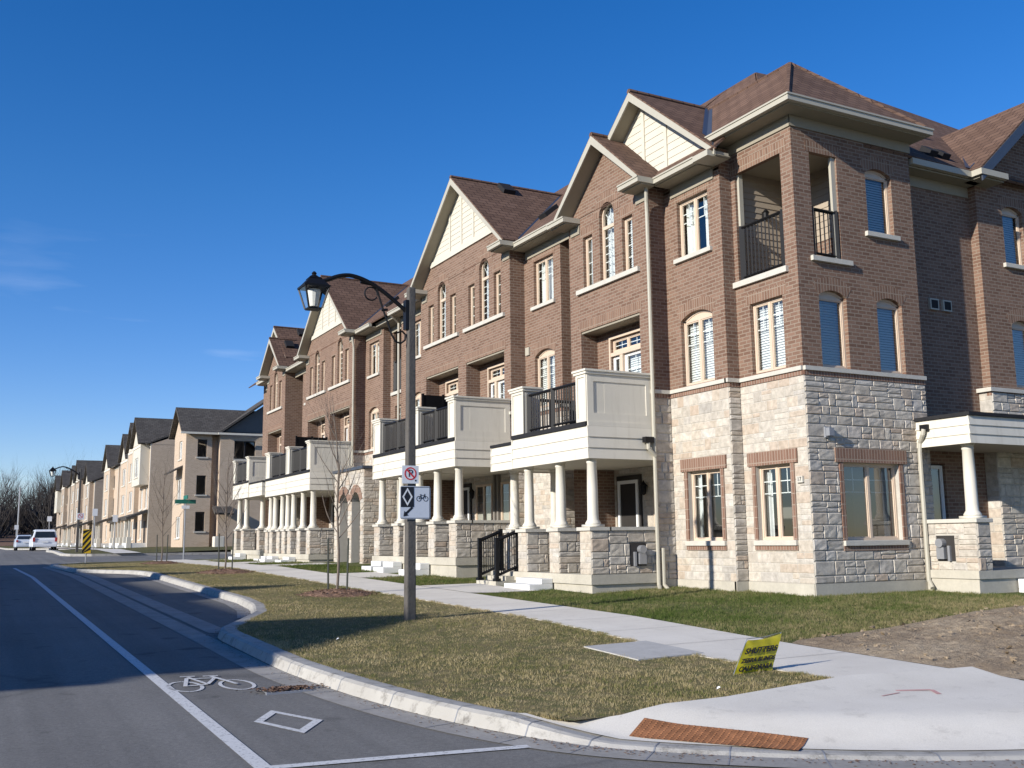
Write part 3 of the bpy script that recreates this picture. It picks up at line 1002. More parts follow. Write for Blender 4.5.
W = len(xs)
for j in range(ny_):
    for i in range(W - 1): m.f.append((j * W + i, j * W + i + 1, (j + 1) * W + i + 1, (j + 1) * W + i))
tag(m.build('bare_soil', 'bare soil', smooth=True), kind='structure')
# crumbs and clods on it
m = MB()
rnd = random.Random(5)
for i in range(1700):
    x, y = rnd.uniform(8.9, 14.5), rnd.uniform(5, 10.6)
    if y > soil_top(x) - 0.05 or x < sw_far(y) + 0.05: continue
    w = rnd.random() ** 4 * 0.05 + 0.005
    if abs(mn.noise(Vector((x, y, 5)))) < 0.12: continue
    z = ZS(x, y) + dz(x, y, 1) + 0.004
    p = [(x + rnd.uniform(-1, 1) * w, y + rnd.uniform(-1, 1) * w, z + rnd.uniform(-0.3, 1) * w) for _ in range(6)]
    m.add(p, [(0, 1, 2), (0, 2, 3), (0, 3, 4), (0, 4, 1), (5, 1, 2), (5, 2, 3), (5, 3, 4), (5, 4, 1)])
tag(m.build('soil_clods', 'bare soil'), 'crumbled clods of dry earth lying on the bare soil patch', 'soil', kind='stuff')

# grass blades, thick near the eye
def grass(name, mat, label, n, place, hmin, hmax, w, seed):
    rs = np.random.RandomState(seed)
    P = place(rs, n)
    k = len(P)
    H = rs.uniform(hmin, hmax, k)
    a = rs.uniform(0, 2 * pi, k)
    cl = np.sin(P[:, 0] * 13 + 2 * np.sin(P[:, 1] * 5)) * np.sin(P[:, 1] * 11 + 2 * np.sin(P[:, 0] * 6))
    H = H * (1 + 0.45 * cl)
    lean = rs.uniform(0.1, 0.9, k) * H
    la = rs.uniform(0, 2 * pi, k)
    V = np.zeros((k, 3, 3))
    W = w * rs.uniform(0.6, 1.3, k)
    V[:, 0, :] = P + np.c_[np.cos(a) * W, np.sin(a) * W, np.zeros(k)]
    V[:, 1, :] = P - np.c_[np.cos(a) * W, np.sin(a) * W, np.zeros(k)]
    V[:, 2, :] = P + np.c_[np.cos(la) * lean, np.sin(la) * lean, H]
    me = bpy.data.meshes.new(name)
    me.vertices.add(3 * k)
    me.vertices.foreach_set('co', V.reshape(-1))
    me.loops.add(3 * k)
    me.loops.foreach_set('vertex_index', np.arange(3 * k, dtype=np.int32))
    me.polygons.add(k)
    me.polygons.foreach_set('loop_start', np.arange(0, 3 * k, 3, dtype=np.int32))
    me.polygons.foreach_set('loop_total', np.full(k, 3, dtype=np.int32))
    me.materials.append(MATS[mat])
    me.update()
    me.validate()
    o = bpy.data.objects.new(name, me)
    COL.objects.link(o)
    return tag(o, label, 'grass', kind='stuff')

zsv = lambda x, y: np.interp(y, [-400, -40, 0, 34, 52, 73, 110, 200, 900], [-2.42, -2.42, -1.62, -0.94, -0.90, -0.48, -0.44, -0.15, 0.6]) + np.interp(x, BX, BZ) - 0.015
kxv = np.vectorize(kerb_x)
def place_verge(rs, n):
    y = 6.3 + (rs.rand(n * 2) ** 2.0) * 40
    x = 3.3 + rs.rand(n * 2) * 4.6
    near = np.interp(y, [p[1] for p in SWN], [p[0] for p in SWN])
    fr = rs.rand(n * 2) < 0.10
    x = np.where(fr, near + 0.03 - np.abs(rs.randn(n * 2)) * 0.06, x)
    fk = rs.rand(n * 2) < 0.04
    x = np.where(fk, kxv(y) + 0.19 + np.abs(rs.randn(n * 2)) * 0.05, x)
    ok = (x > kxv(y) + 0.18) & (x < near + 0.03)
    front = np.interp(x, [4.0, 4.6, 5.66, 7.15], [7.05, 6.88, 6.88, 7.06])
    ok &= y > front + 0.03 * rs.randn(n * 2)
    ok &= ~((x > 6.55) & (x < 7.55) & (y > 9.35) & (y < 10.65))
    x, y = x[ok][:n], y[ok][:n]
    return np.c_[x, y, zsv(x, y)]
def place_garden(rs, n):
    x = 8.85 + rs.rand(n * 3) * 8
    y = 9.6 + (rs.rand(n * 3) ** 1.3) * 14.5
    far = np.interp(y, [4.4, 9.7, 13.3, 50], [8.62, 8.85, 9.25, 9.3])
    st = np.interp(x, [8.6, 8.9, 15, 17], [9.55, 9.75, 10.83, 11.2])
    ok = (x > far) & (y > st + 0.05 * rs.randn(n * 3))
    ok &= ~((x > 13.58) & (y > 13.94)) & ~((x > 13.28) & (y > 15.7)) & ~((x > 11.1) & (y > 17.6)) & ~((x > 16.5) & (y > 12.8))
    ok &= ~((y > 19.0) & (y < 21.95) & (x < 10.8))
    x, y = x[ok][:n], y[ok][:n]
    return np.c_[x, y, zsv(x, y)]
grass('verge_grass', 'verge blade', 'short dry olive and straw coloured grass on the verge between kerb and pavement', 230000, place_verge, 0.015, 0.042, 0.0036, 1)
grass('lawn_grass', 'garden blade', 'greener short grass on the lawn in front of the corner house', 150000, place_garden, 0.02, 0.062, 0.0045, 2)

# joints across the kerb, and leaf crumbs blown into the gutter
m = MB()
for k in range(4, len(kpath) - 4):
    (x0, y0), (x1, y1) = kpath[k], kpath[k + 1]
    if y0 > 40 or (k % 3 and y0 < 11): continue
    L = hypot(x1 - x0, y1 - y0)
    tx, ty = (x1 - x0) / L * 0.006, (y1 - y0) / L * 0.006
    nx, ny = (y1 - y0) / L, -(x1 - x0) / L
    pr = [(o, h * kerbh(x0, y0) + 0.0065) for o, h in ((0.20, 0.113), (0.14, 0.118), (0.02, 0.122), (-0.021, 0.10), (-0.061, 0.004), (-0.36, 0.001))]
    for (oa, ha), (ob, hb) in zip(pr, pr[1:]):
        m.quad(*[(x0 + nx * o + s_ * tx, y0 + ny * o + s_ * ty, G(y0) + h) for o, h, s_ in ((oa, ha, -1), (ob, hb, -1), (ob, hb, 1), (oa, ha, 1))])
tag(m.build('kerb_joint', 'meter grey'), kind='structure')
m = MB()
rnd = random.Random(21)
for i in range(1500):
    k = rnd.randint(8, len(kpath) - 8)
    t = rnd.random()
    (x0, y0), (x1, y1) = kpath[k], kpath[k + 1]
    if y0 > 45: continue
    L = hypot(x1 - x0, y1 - y0)
    o = -0.07 - abs(rnd.gauss(0, 0.10))
    x, y = x0 + (x1 - x0) * t + (y1 - y0) / L * o, y0 + (y1 - y0) * t - (x1 - x0) / L * o
    a, w = rnd.uniform(0, 6.28), rnd.uniform(0.004, 0.018)
    z = G(y) + 0.010
    m.quad((x + cos(a) * w, y + sin(a) * w, z), (x - sin(a) * w * .5, y + cos(a) * w * .5, z + .004), (x - cos(a) * w, y - sin(a) * w, z + .002), (x + sin(a) * w * .5, y - cos(a) * w * .5, z + .005))
tag(m.build('leaf_litter', 'mulch'), 'small brown crumbs of leaves and grit lying in the gutter', 'leaf litter', kind='stuff')

def place_patches(rs, n):
    x = 9.28 + rs.rand(n * 2) * 1.85
    y = 22.0 + rs.rand(n * 2) * 24
    ok = np.ones(n * 2, bool)
    for y0, y1 in ((25.6, 28.3), (34.2, 36.2), (38.6, 41.6), (45.6, 47.8)): ok &= ~((y > y0) & (y < y1))
    x, y = x[ok][:n], y[ok][:n]
    return np.c_[x, y, zsv(x, y)]
grass('lawn_grass', 'garden blade', 'small lawn patches between the walks in front of the stone porches', 50000, place_patches, 0.03, 0.08, 0.008, 4)

# painted markings
m = MB()
def ribbon(P, w, h=0.006):
    for (x0, y0), (x1, y1) in zip(P, P[1:]):
        L = hypot(x1 - x0, y1 - y0)
        nx, ny = -(y1 - y0) / L * w / 2, (x1 - x0) / L * w / 2
        m.quad(*[(x, y, G(y) + h) for x, y in ((x0 + nx, y0 + ny), (x1 + nx, y1 + ny), (x1 - nx, y1 - ny), (x0 - nx, y0 - ny))])
ribbon([(1.84, y) for y in [6.95] + frange(8, 47, 39)], 0.115)
tag(m.build('lane_line', 'road paint'), kind='structure')
m = MB()
ribbon([(1.84, 7.0), (2.9, 6.86), (3.7, 6.74)], 0.10, 0.008)
tag(m.build('stop_line', 'road paint'), kind='structure')
m = MB()
# cycle symbol, stretched along the lane
def bk(u, v): return (1.83 + u * 0.93, 10.35 + v * 0.93)
def loop(cx, cy, rx, ry, w, n=22): ribbon([bk(cx + rx * cos(2 * pi * k / n), cy + ry * sin(2 * pi * k / n)) for k in range(n + 1)], w, 0.006)
loop(0.2, 0.42, 0.165, 0.36, 0.038)
loop(0.72, 0.30, 0.165, 0.36, 0.038)
for i, (p, q) in enumerate((((0.2, 0.42), (0.32, 1.0)), ((0.2, 0.42), (0.44, 0.44)), ((0.44, 0.44), (0.34, 1.05)), ((0.33, 0.92), (0.6, 0.86)), ((0.44, 0.44), (0.6, 0.86)),
             ((0.72, 0.30), (0.58, 1.0)), ((0.50, 1.02), (0.66, 0.98)), ((0.26, 1.08), (0.42, 1.05)))):
    ribbon([bk(*p), bk(*q)], 0.04, 0.0085 + 0.0012 * i)
tag(m.build('cycle_marking', 'road paint'), kind='structure')
m = MB()
D = [(2.17, 8.62), (2.43, 9.06), (2.69, 8.42), (2.40, 7.98)]
for k in range(4):
    (x0, y0), (x1, y1) = D[k], D[(k + 1) % 4]
    cx, cy = 2.425, 8.52
    i0 = (cx + (x0 - cx) * 0.72, cy + (y0 - cy) * 0.72)
    i1 = (cx + (x1 - cx) * 0.72, cy + (y1 - cy) * 0.72)
    m.quad(*[(x, y, G(y) + 0.006) for x, y in (D[k], D[(k + 1) % 4], i1, i0)])
tag(m.build('diamond_marking', 'road paint'), kind='structure')
# red layout paint sprayed on the pavement
m = MB()
for a, b, w in (((7.2, 6.5), (7.5, 6.38), 0.045), ((7.5, 6.38), (7.38, 6.2), 0.045), ((6.9, 6.38), (7.15, 6.42), 0.02)):
    L = hypot(b[0] - a[0], b[1] - a[1])
    nx, ny = -(b[1] - a[1]) / L * w / 2, (b[0] - a[0]) / L * w / 2
    m.quad(*[(x, y, max(apz(x, y), ZS(x, y) + 0.008) + 0.004) for x, y in ((a[0] + nx, a[1] + ny), (b[0] + nx, b[1] + ny), (b[0] - nx, b[1] - ny), (a[0] - nx, a[1] - ny))])
MATS["spray red"].node_tree.nodes
tag(m.build('paint_mark', 'spray red'), kind='structure')

# rusted tactile plate in the ramp: ribs across a raised iron plate
t = [(4.43, 6.53), (4.70, 6.71), (5.50, 5.81), (5.20, 5.59)]
m = MB()
U = lambda a, b, h: tuple([*(lambda x, y: (x, y, apz(x, y) + h))(*[t[0][i] + (t[1][i] - t[0][i]) * a + (t[3][i] - t[0][i]) * b for i in (0, 1)])])
for k in range(12):
    b0, b1 = k / 12, (k + 1) / 12
    for j in range(8): m.quad(U(j / 8, b0, 0.006), U((j + 1) / 8, b0, 0.006), U((j + 1) / 8, b1, 0.006), U(j / 8, b1, 0.006))
for k in range(26):
    b0, b1 = (k + 0.2) / 26, (k + 0.62) / 26
    for j in range(10):
        a0, a1 = (j + 0.1) / 10, (j + 0.85) / 10
        m.add([U(a0, b0, 0.006), U(a1, b0, 0.006), U(a1, b1, 0.006), U(a0, b1, 0.006), U(a0 + .01, b0 + .004, 0.010), U(a1 - .01, b0 + .004, 0.010), U(a1 - .01, b1 - .004, 0.010), U(a0 + .01, b1 - .004, 0.010)],
              [(4, 5, 6, 7), (0, 1, 5, 4), (1, 2, 6, 5), (2, 3, 7, 6), (3, 0, 4, 7)])
tag(m.build('tactile_plate', 'rust iron'), 'rusty ribbed iron tactile plate set in the kerb ramp', 'tactile plate')

# drain grate with leaves by the gutter
dg = thing('drain_grate', 'small iron drain grate by the kerb covered with brown leaves', 'drain', (2.8, 10.0, G(10)))
m = MB()
for k in range(9):
    m.wbox(2.62 + k * 0.045, 2.645 + k * 0.045, 9.9, 10.2, G(10) - 0.01, G(10) + 0.012)
m.wbox(2.6, 3.04, 9.87, 9.9, G(10) - 0.01, G(10) + 0.014)
m.wbox(2.6, 3.04, 10.2, 10.23, G(10) - 0.01, G(10) + 0.014)
m.build('grate', 'meter grey', dg)
m = MB()
rnd = random.Random(8)
for i in range(260):
    x, y = rnd.gauss(2.85, 0.16), rnd.gauss(10.05, 0.06)
    a, s_ = rnd.uniform(0, 6.28), rnd.uniform(0.015, 0.04)
    z = G(y) + 0.014 + rnd.uniform(0, 0.015)
    m.quad((x + cos(a) * s_, y + sin(a) * s_, z), (x - sin(a) * s_ * .5, y + cos(a) * s_ * .5, z + .008), (x - cos(a) * s_, y - sin(a) * s_, z + .004), (x + sin(a) * s_ * .5, y - cos(a) * s_ * .5, z + .01))
m.build('leaf_litter', 'mulch', dg)

# concrete utility lid in the verge
ul = thing('utility_cover', 'grey concrete utility lid lying flush in the dry verge grass', 'utility cover', (7.05, 10, ZS(7, 10)))
z = ZS(7, 10) + 0.035
m = MB()
P = [(6.58, 10.60), (7.52, 10.66), (7.42, 9.40), (6.47, 9.32)]
m.add([(x, y, ZS(x, y) - 0.1) for x, y in P] + [(x, y, ZS(x, y) + 0.012) for x, y in P], [(4, 5, 6, 7), (0, 1, 5, 4), (1, 2, 6, 5), (2, 3, 7, 6), (3, 0, 4, 7)])
m.build('lid', 'utility concrete', ul)

# ------------------------------------------------------------------ the brick townhouses
XG, XB, XT, XR, XBACK = 12.84, 13.3, 13.6, 14.0, 23.6           # gable front, window bay, tower, recess, back wall
PM = 0.875                                                       # pitch of the main roof
PORCHX = 11.18
XPW = 14.0                                                       # wall behind the porch

def lap(mb, M, u0, u1, v0, v1, n, back=-0.02, top=0.006, bot=0.028):
    """n lapped boards between two heights"""
    h = (v1 - v0) / n
    for i in range(n):
        a, b = v0 + i * h, v0 + (i + 1) * h
        mb.add([M(u0, a, back), M(u1, a, back), M(u1, b, back), M(u0, b, back), M(u0, a, bot), M(u1, a, bot), M(u1, b, top), M(u0, b, top)],
               [(0, 1, 2, 3), (4, 5, 6, 7), (0, 1, 5, 4), (1, 2, 6, 5), (2, 3, 7, 6), (3, 0, 4, 7)])

class House:
    def __init__(s, label, loc, L, group='brown brick townhouses along the street'):
        s.o = thing('brick_townhouse', label, 'townhouse', loc, group)
        s.L = L
        s.brick, s.stone, s.mort, s.found = (MB() for _ in range(4))
        s.sold, s.trim, s.soff, s.shing, s.flash, s.band, s.red = (Parts() for _ in range(7))
        s.PM = (12.44 - 7.78 - L) / 5.3
        s.seed = int(loc[1] * 10)
        s.ends = (17.65, 24.14, 36.97)

    def nxt(s):
        s.seed += 1
        return s.seed

    def seg(s, M, u0, u1, vtop, holes=(), stone_holes=(), vband=3.07, stone=True, band=True, zg=None):
        """one plane of front: brick above the ledge, stone below, concrete at the foot; z from the house level"""
        L = s.L
        H = [(h[0], h[1], h[2] + L, h[3] + L, *(h[4:])) for h in holes]
        hs = [h for h in H if len(h) > 5]
        wall(s.brick, M, u0, u1, vband + L, vtop + L, H, 0.1)
        if band:
            s.band.box(M, u0, u1, vband + L + 0.005, vband + L + 0.085, -0.05, 0.06)
            soldier(s.red, M, u0, u1, vband + L - 0.085, vband + L + 0.004, 0.022)
        S = [(h[0], h[1], h[2] + L, h[3] + L, *(h[4:])) for h in stone_holes]
        zb = -0.85 + L
        wall(s.mort, M, u0, u1, zb, vband + L, S, 0.1)
        if stone:
            stones(s.stone, M, u0, u1, zb, vband + L - 0.09, [(h[0] - 0.1, h[1] + 0.1, h[2], h[3] + 0.27) for h in S], s.nxt())
        zf = (zg if zg is not None else -1.9 + L)
        s.found.box(M, u0, u1, zf, zb - 0.002, -0.1, 0.018)
        for h in S:                                              # brick surround of a stone-wall window
            soldier(s.red, M, h[0] - 0.2, h[1] + 0.2, h[3] + 0.003, h[3] + 0.27, 0.045)
            s.red.box(M, h[0] - 0.1, h[0] - 0.003, h[2], h[3] - 0.002, -0.1, 0.03)
            s.red.box(M, h[1] + 0.003, h[1] + 0.1, h[2], h[3] - 0.002, -0.1, 0.03)
            soldier(s.red, M, h[0] - 0.1, h[1] + 0.1, h[2] - 0.19, h[2] - 0.102, 0.03)

    def win(s, M, u0, u1, v0, v1, **k):
        return window(s.o, M, u0, u1, v0 + s.L, v1 + s.L, seed=s.nxt(), **k)

    def side(s, y, xa, xb, v0, v1, stone_to=3.07):
        """return wall between two front planes, at one y"""
        M = FY(y)
        L = s.L
        s.brick.quad(M(xa, stone_to + L, 0), M(xb, stone_to + L, 0), M(xb, v1 + L, 0), M(xa, v1 + L, 0))
        s.mort.quad(M(xa, -0.85 + L, 0), M(xb, -0.85 + L, 0), M(xb, stone_to + L, 0), M(xa, stone_to + L, 0))
        stones(s.stone, M, xa, xb, -0.85 + L, stone_to + L - 0.09, (), s.nxt())
        s.band.box(M, xa - 0.06, xb, stone_to + L + 0.005, stone_to + L + 0.085, -0.05, 0.06)
        soldier(s.red, M, xa, xb, stone_to + L - 0.085, stone_to + L + 0.004, 0.022)
        s.found.box(M, xa - 0.018, xb, -1.9 + L, -0.852 + L, -0.05, 0.018)

    def eave(s, X, y0, y1, z, over=0.42):
        """gutter, soffit and frieze of a straight eave along the street; z is the top of the gutter"""
        z += s.L
        s.trim.wbox(X - over - 0.11, X - over, y0, y1, z - 0.13, z)
        s.trim.wbox(X - over - 0.13, X - over - 0.105, y0, y1, z - 0.03, z + 0.004)
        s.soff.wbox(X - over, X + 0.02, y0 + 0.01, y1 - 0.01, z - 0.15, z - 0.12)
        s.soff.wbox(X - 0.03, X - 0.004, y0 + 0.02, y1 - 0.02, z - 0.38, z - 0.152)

    def gable(s, Xf, Xw, yc, za, half, sl, wallmat, zbase, rise_to_main=True, Xback=None, zm=7.78, trimw=0.145, flash=True, boards=True, hw=None, halfL=None, halfR=None):
        """a gable that looks over the street: two roof slopes, rake boards, soffits, and its wall"""
        L = s.L
        ze, za = za - sl * half + L, za + L
        xm = lambda z: 12.9 + (z - zm - L) / s.PM + 0.05
        half_, ze_ = half, ze
        for sg in (-1, 1):
            half = (halfL if sg > 0 else halfR) or half_
            ze = za - sl * half
            if Xback is None:
                pts = [(Xf, yc + sg * half, ze), (max(Xf, xm(ze)), yc + sg * half, ze), (xm(za), yc, za), (Xf, yc, za)]
            else:
                pts = [(Xf, yc + sg * half, ze), (Xback, yc + sg * half, ze), (Xback, yc, za), (Xf, yc, za)]
            s.shing.slab(pts, 0.045, 0.045)
            n = sqrt(1 + sl * sl)
            # rake board and soffit under the overhang
            for a, b, lo, hi, mb in ((Xf - 0.012, Xf + 0.025, -trimw * n, 0.02, s.trim),):
                half0, half = half, half - 0.03
                mb.add([(x, yc + sg * (half + 0.02) * t, (za + h if t == 0 else ze + max(h, -0.10))) for x in (a, b) for t in (0, 1) for h in (lo, hi)],
                       [(0, 1, 3, 2), (4, 6, 7, 5), (0, 4, 5, 1), (2, 3, 7, 6), (0, 2, 6, 4), (1, 5, 7, 3)])
            half = half0
            s.soff.slab([(Xf + 0.025, yc + sg * half, ze - 0.09), (Xw + 0.01, yc + sg * half, ze - 0.09), (Xw + 0.01, yc, za - 0.09), (Xf + 0.025, yc, za - 0.09)], 0.03)
            if flash and Xback is None and sg == -1:
                a = Vector((xm(ze), yc - half, ze + 0.06))
                b = Vector((xm(za), yc, za + 0.06))
                w = Vector((0.12, 0, s.PM * 0.12))
                w2 = Vector((0, 0.12, sl * 0.12))
                s.flash.add([tuple(a), tuple(b), tuple(b + w), tuple(a + w)], [(0, 1, 2, 3)])
                s.flash.add([tuple(a), tuple(b), tuple(b + w2), tuple(a + w2)], [(0, 1, 2, 3)])
        m_ = MB()
        m_.tube([(Xf - 0.01, yc, za + 0.045), (Xback or xm(za), yc, za + 0.045)], 0.07, 6)
        m_.build('ridge_cap', 'brown shingle', s.o)
        # wall triangle
        zt = za - 0.10
        hb = (zt - (zbase + L)) / sl
        if hw is not None: hb = min(hb, hw)
        M = FX(Xw)
        if wallmat == 'brick':
            s.brick.add([M(yc - hb, zbase + L, 0), M(yc + hb, zbase + L, 0), M(yc + hb, zt - hb * sl, 0), M(yc, zt, 0), M(yc - hb, zt - hb * sl, 0)], [(0, 1, 2, 3, 4)])
        else:
            h1 = min((zt - 7.9 - L) / sl, hw or 9)
            if zbase > 8.2 and Xw < 13: s.brick.add([M(yc - h1, 7.9 + L, 0), M(yc + h1, 7.9 + L, 0), M(yc + hb, zbase + L, 0), M(yc - hb, zbase + L, 0)], [(0, 1, 2, 3)])
            sd = MB()
            k = int((zt - zbase - L) / 0.16)
            dz_ = (zt - zbase - L) / k
            for i in range(k):
                a, b = zbase + L + i * dz_, zbase + L + (i + 1) * dz_
                wa, wb = (zt - a) / sl, (zt - b) / sl
                sd.add([M(yc - wa, a, .02), M(yc + wa, a, .02), M(yc + wb, b, .008), M(yc - wb, b, .008), M(yc - wa, a, -.02), M(yc + wa, a, -.02)],
                       [(0, 1, 2, 3), (0, 1, 5, 4)])
            so = sd.build('gable_siding', 'cream siding', s.o)
            bt = MB()
            for t in (-1, 0, 1):
                y = yc + t * hb * 0.36
                bt.box(M, y - 0.05, y + 0.05, zbase + L, zt - abs(y - yc) * sl - 0.06, 0, 0.045)
            bt.box(M, yc - hb, yc + hb, zbase + L - 0.17, zbase + L, -0.02, 0.05)
            bt.build('batten', 'cream siding', so)

    def returns(s, Xf, Xw, yc, half, z):
        z += s.L
        for sg in (-1, 1):
            a, b = sorted((yc + sg * (half + 0.06), yc + sg * (half - 0.72)))
            s.trim.wbox(Xf - 0.10, Xw - 0.004, a, b, z - 0.13, z - 0.004)
            s.trim.wbox(Xf - 0.12, Xf - 0.09, a, b, z - 0.035, z)
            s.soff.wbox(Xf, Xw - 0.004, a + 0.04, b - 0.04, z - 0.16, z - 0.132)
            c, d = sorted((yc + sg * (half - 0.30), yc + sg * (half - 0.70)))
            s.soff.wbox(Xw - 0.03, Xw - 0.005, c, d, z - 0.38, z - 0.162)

    def triple(s, M, yc, grid='full'):
        """an arched window between two narrow ones over one long sill; returns the wall openings"""
        return [(yc - 0.31, yc + 0.31, 5.97, 7.84, 0.29), (yc + 0.63, yc + 1.05, 5.97, 7.25), (yc - 1.05, yc - 0.63, 5.97, 7.25)]

    def triple_fit(s, M, yc, covers=('curtain', 'blind', 'curtain')):
        L = s.L
        s.win(M, yc - 0.31, yc + 0.31, 5.97, 7.84, rise=0.29, kind='single', cover=covers[1], sill=False)
        s.win(M, yc + 0.63, yc + 1.05, 5.97, 7.25, kind='single', grid='full', cover=covers[0], sill=False)
        s.win(M, yc - 1.05, yc - 0.63, 5.97, 7.25, kind='single', grid='full', cover=covers[2], sill=False)
        s.band.box(M, yc - 1.3, yc + 1.3, 5.86 + L, 5.968 + L, -0.08, 0.075)
        arch_ring(s.sold, M, yc - 0.31, yc + 0.31, 7.55 + L, 0.29, 0.27)
        for c in (yc + 0.84, yc - 0.84): soldier(s.sold, M, c - 0.3, c + 0.3, 7.252 + L, 7.46 + L)

    def bay_fit(s, M, yc, covers=('half', 'blind'), w=0.525):
        covers = ('half', 'blind') if s.seed % 3 else ('curtain', 'blind')
        L = s.L
        s.win(M, yc - w, yc + w, 5.98, 7.24, cover=covers[0])
        soldier(s.sold, M, yc - w - 0.08, yc + w + 0.08, 7.242 + L, 7.43 + L)
        s.win(M, yc - w, yc + w, 3.18, 4.74, rise=0.15, tymp=True, cover=covers[1], sill=False)
        arch_ring(s.sold, M, yc - w, yc + w, 4.59 + L, 0.15, 0.27)

    def balcony_recess(s, M, u0, u1, flip=False):
        """the second-floor loggia behind a balcony: back wall, door, sidelight and transom"""
        L, D = s.L, 0.46
        b = MB()
        yc = (u0 + u1) / 2
        a0, a1 = (yc - 0.62, yc + 0.62) if not flip else (yc - 0.62, yc + 0.62)
        M2 = lambda u, v, d: M(u, v, d - D)
        wall(s.brick, M2, u0 - 0.02, u1 + 0.02, 2.42 + L, 4.95 + L, [(a0, a1, 2.46 + L, 4.68 + L)], 0.09)
        window(s.o, M2, a0, a1, 4.36 + L, 4.68 + L, r=0.07, cover=None, sill=False, seed=s.nxt(), grid='full', name='transom')
        c = a0 + 0.82
        window(s.o, M2, a0, c - 0.06, 2.46 + L, 4.27 + L, r=0.07, kind='single', cover='blind' if s.seed % 2 else None, sill=False, seed=s.nxt(), frame='white frame', grid='top', name='balcony_door')
        window(s.o, M2, c + 0.06, a1, 2.46 + L, 4.27 + L, r=0.07, kind='single', cover=None, sill=False, seed=s.nxt(), frame='white frame', grid='top', name='sidelight')
        f = MB()
        f.box(M2, a0 - 0.05, a1 + 0.05, 4.27 + L, 4.358 + L, -0.1, 0.02)
        f.box(M2, c - 0.06, c + 0.06, 2.46 + L, 4.268 + L, -0.1, 0.012)
        f.box(M2, a0 - 0.06, a0 - 0.002, 2.46 + L, 4.74 + L, -0.02, 0.03)
        f.box(M2, a1 + 0.002, a1 + 0.06, 2.46 + L, 4.74 + L, -0.02, 0.03)
        f.box(M2, a0 - 0.002, a1 + 0.002, 4.682 + L, 4.74 + L, -0.02, 0.03)
        f.build('door_casing', 'peach frame', s.o)

    def finish(s):
        for nm, mb, mt in (('wall', s.brick, 'brown brick'), ('brick_lintel', s.sold, 'soldier brick'), ('stone_wall', s.stone, 'ashlar stone'), ('stone_joint', s.mort, 'mortar'),
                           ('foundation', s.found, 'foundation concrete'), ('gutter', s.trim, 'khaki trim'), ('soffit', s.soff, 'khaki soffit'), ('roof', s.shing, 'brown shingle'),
                           ('flashing', s.flash, 'dark flashing'), ('ledge', s.band, 'limestone'), ('window_surround', s.red, 'red accent brick')):
            if isinstance(mb, Parts) or mb.v: mb.build(nm, mt, s.o)

    def main_roof(s, y0, y1, zm=7.78, Xr=18.2):
        z0 = zm + s.L
        PM = s.PM
        zr = z0 + PM * (Xr - 12.9)
        s.shing.slab([(12.86, y0, z0 - .035), (12.86, y1, z0 - .035), (Xr, y1, zr), (Xr, y0, zr)], 0.05, 0.05)
        s.shing.slab([(24.0, y0, zr - PM * (24.0 - Xr)), (24.0, y1, zr - PM * (24.0 - Xr)), (Xr, y1, zr), (Xr, y0, zr)], 0.05, 0.05)

    def body(s, y0, y1, X0=13.9, vtop=7.5, ends=(0, 0)):
        """back wall, floors and party walls behind the front"""
        L = s.L
        bk_ = MB()
        bk_.quad((XBACK, y0, -1.9 + L), (XBACK, y1, -1.9 + L), (XBACK, y1, vtop + L), (XBACK, y0, vtop + L))
        bk_.build('back_wall', 'brown brick', s.o)
        fl = MB()
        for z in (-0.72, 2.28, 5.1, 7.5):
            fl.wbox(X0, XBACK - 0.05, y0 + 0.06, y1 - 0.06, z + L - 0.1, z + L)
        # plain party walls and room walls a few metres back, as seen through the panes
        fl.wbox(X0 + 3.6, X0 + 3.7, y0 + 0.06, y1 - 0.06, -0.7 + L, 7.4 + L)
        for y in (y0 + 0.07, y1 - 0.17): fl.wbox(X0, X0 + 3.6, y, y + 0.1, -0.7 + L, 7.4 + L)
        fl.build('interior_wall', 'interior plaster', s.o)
        zr = 7.6 + L + s.PM * (18.2 - 12.9)
        for e, y in zip(ends, (y0, y1)):
            if e:
                s.brick.add([(X0, y, -1.9 + L), (XBACK, y, -1.9 + L), (XBACK, y, 7.5 + L), (18.2, y, zr), (X0, y, 8.3 + L)], [(0, 1, 2, 3, 4)])

def roof_vent(H, c, s1, s2, a=0.2):
    """a low box vent on a slope; s1 and s2 are the slope's rise along x and y"""
    x, y, z = c
    m = MB()
    m.slab([(x + i * a, y + j * a, z + i * a * s1 + j * a * s2) for i, j in ((-1, -1), (1, -1), (1, 1), (-1, 1))], 0.2, 0.17)
    m.build('roof_vent', 'black roofing', H.o)

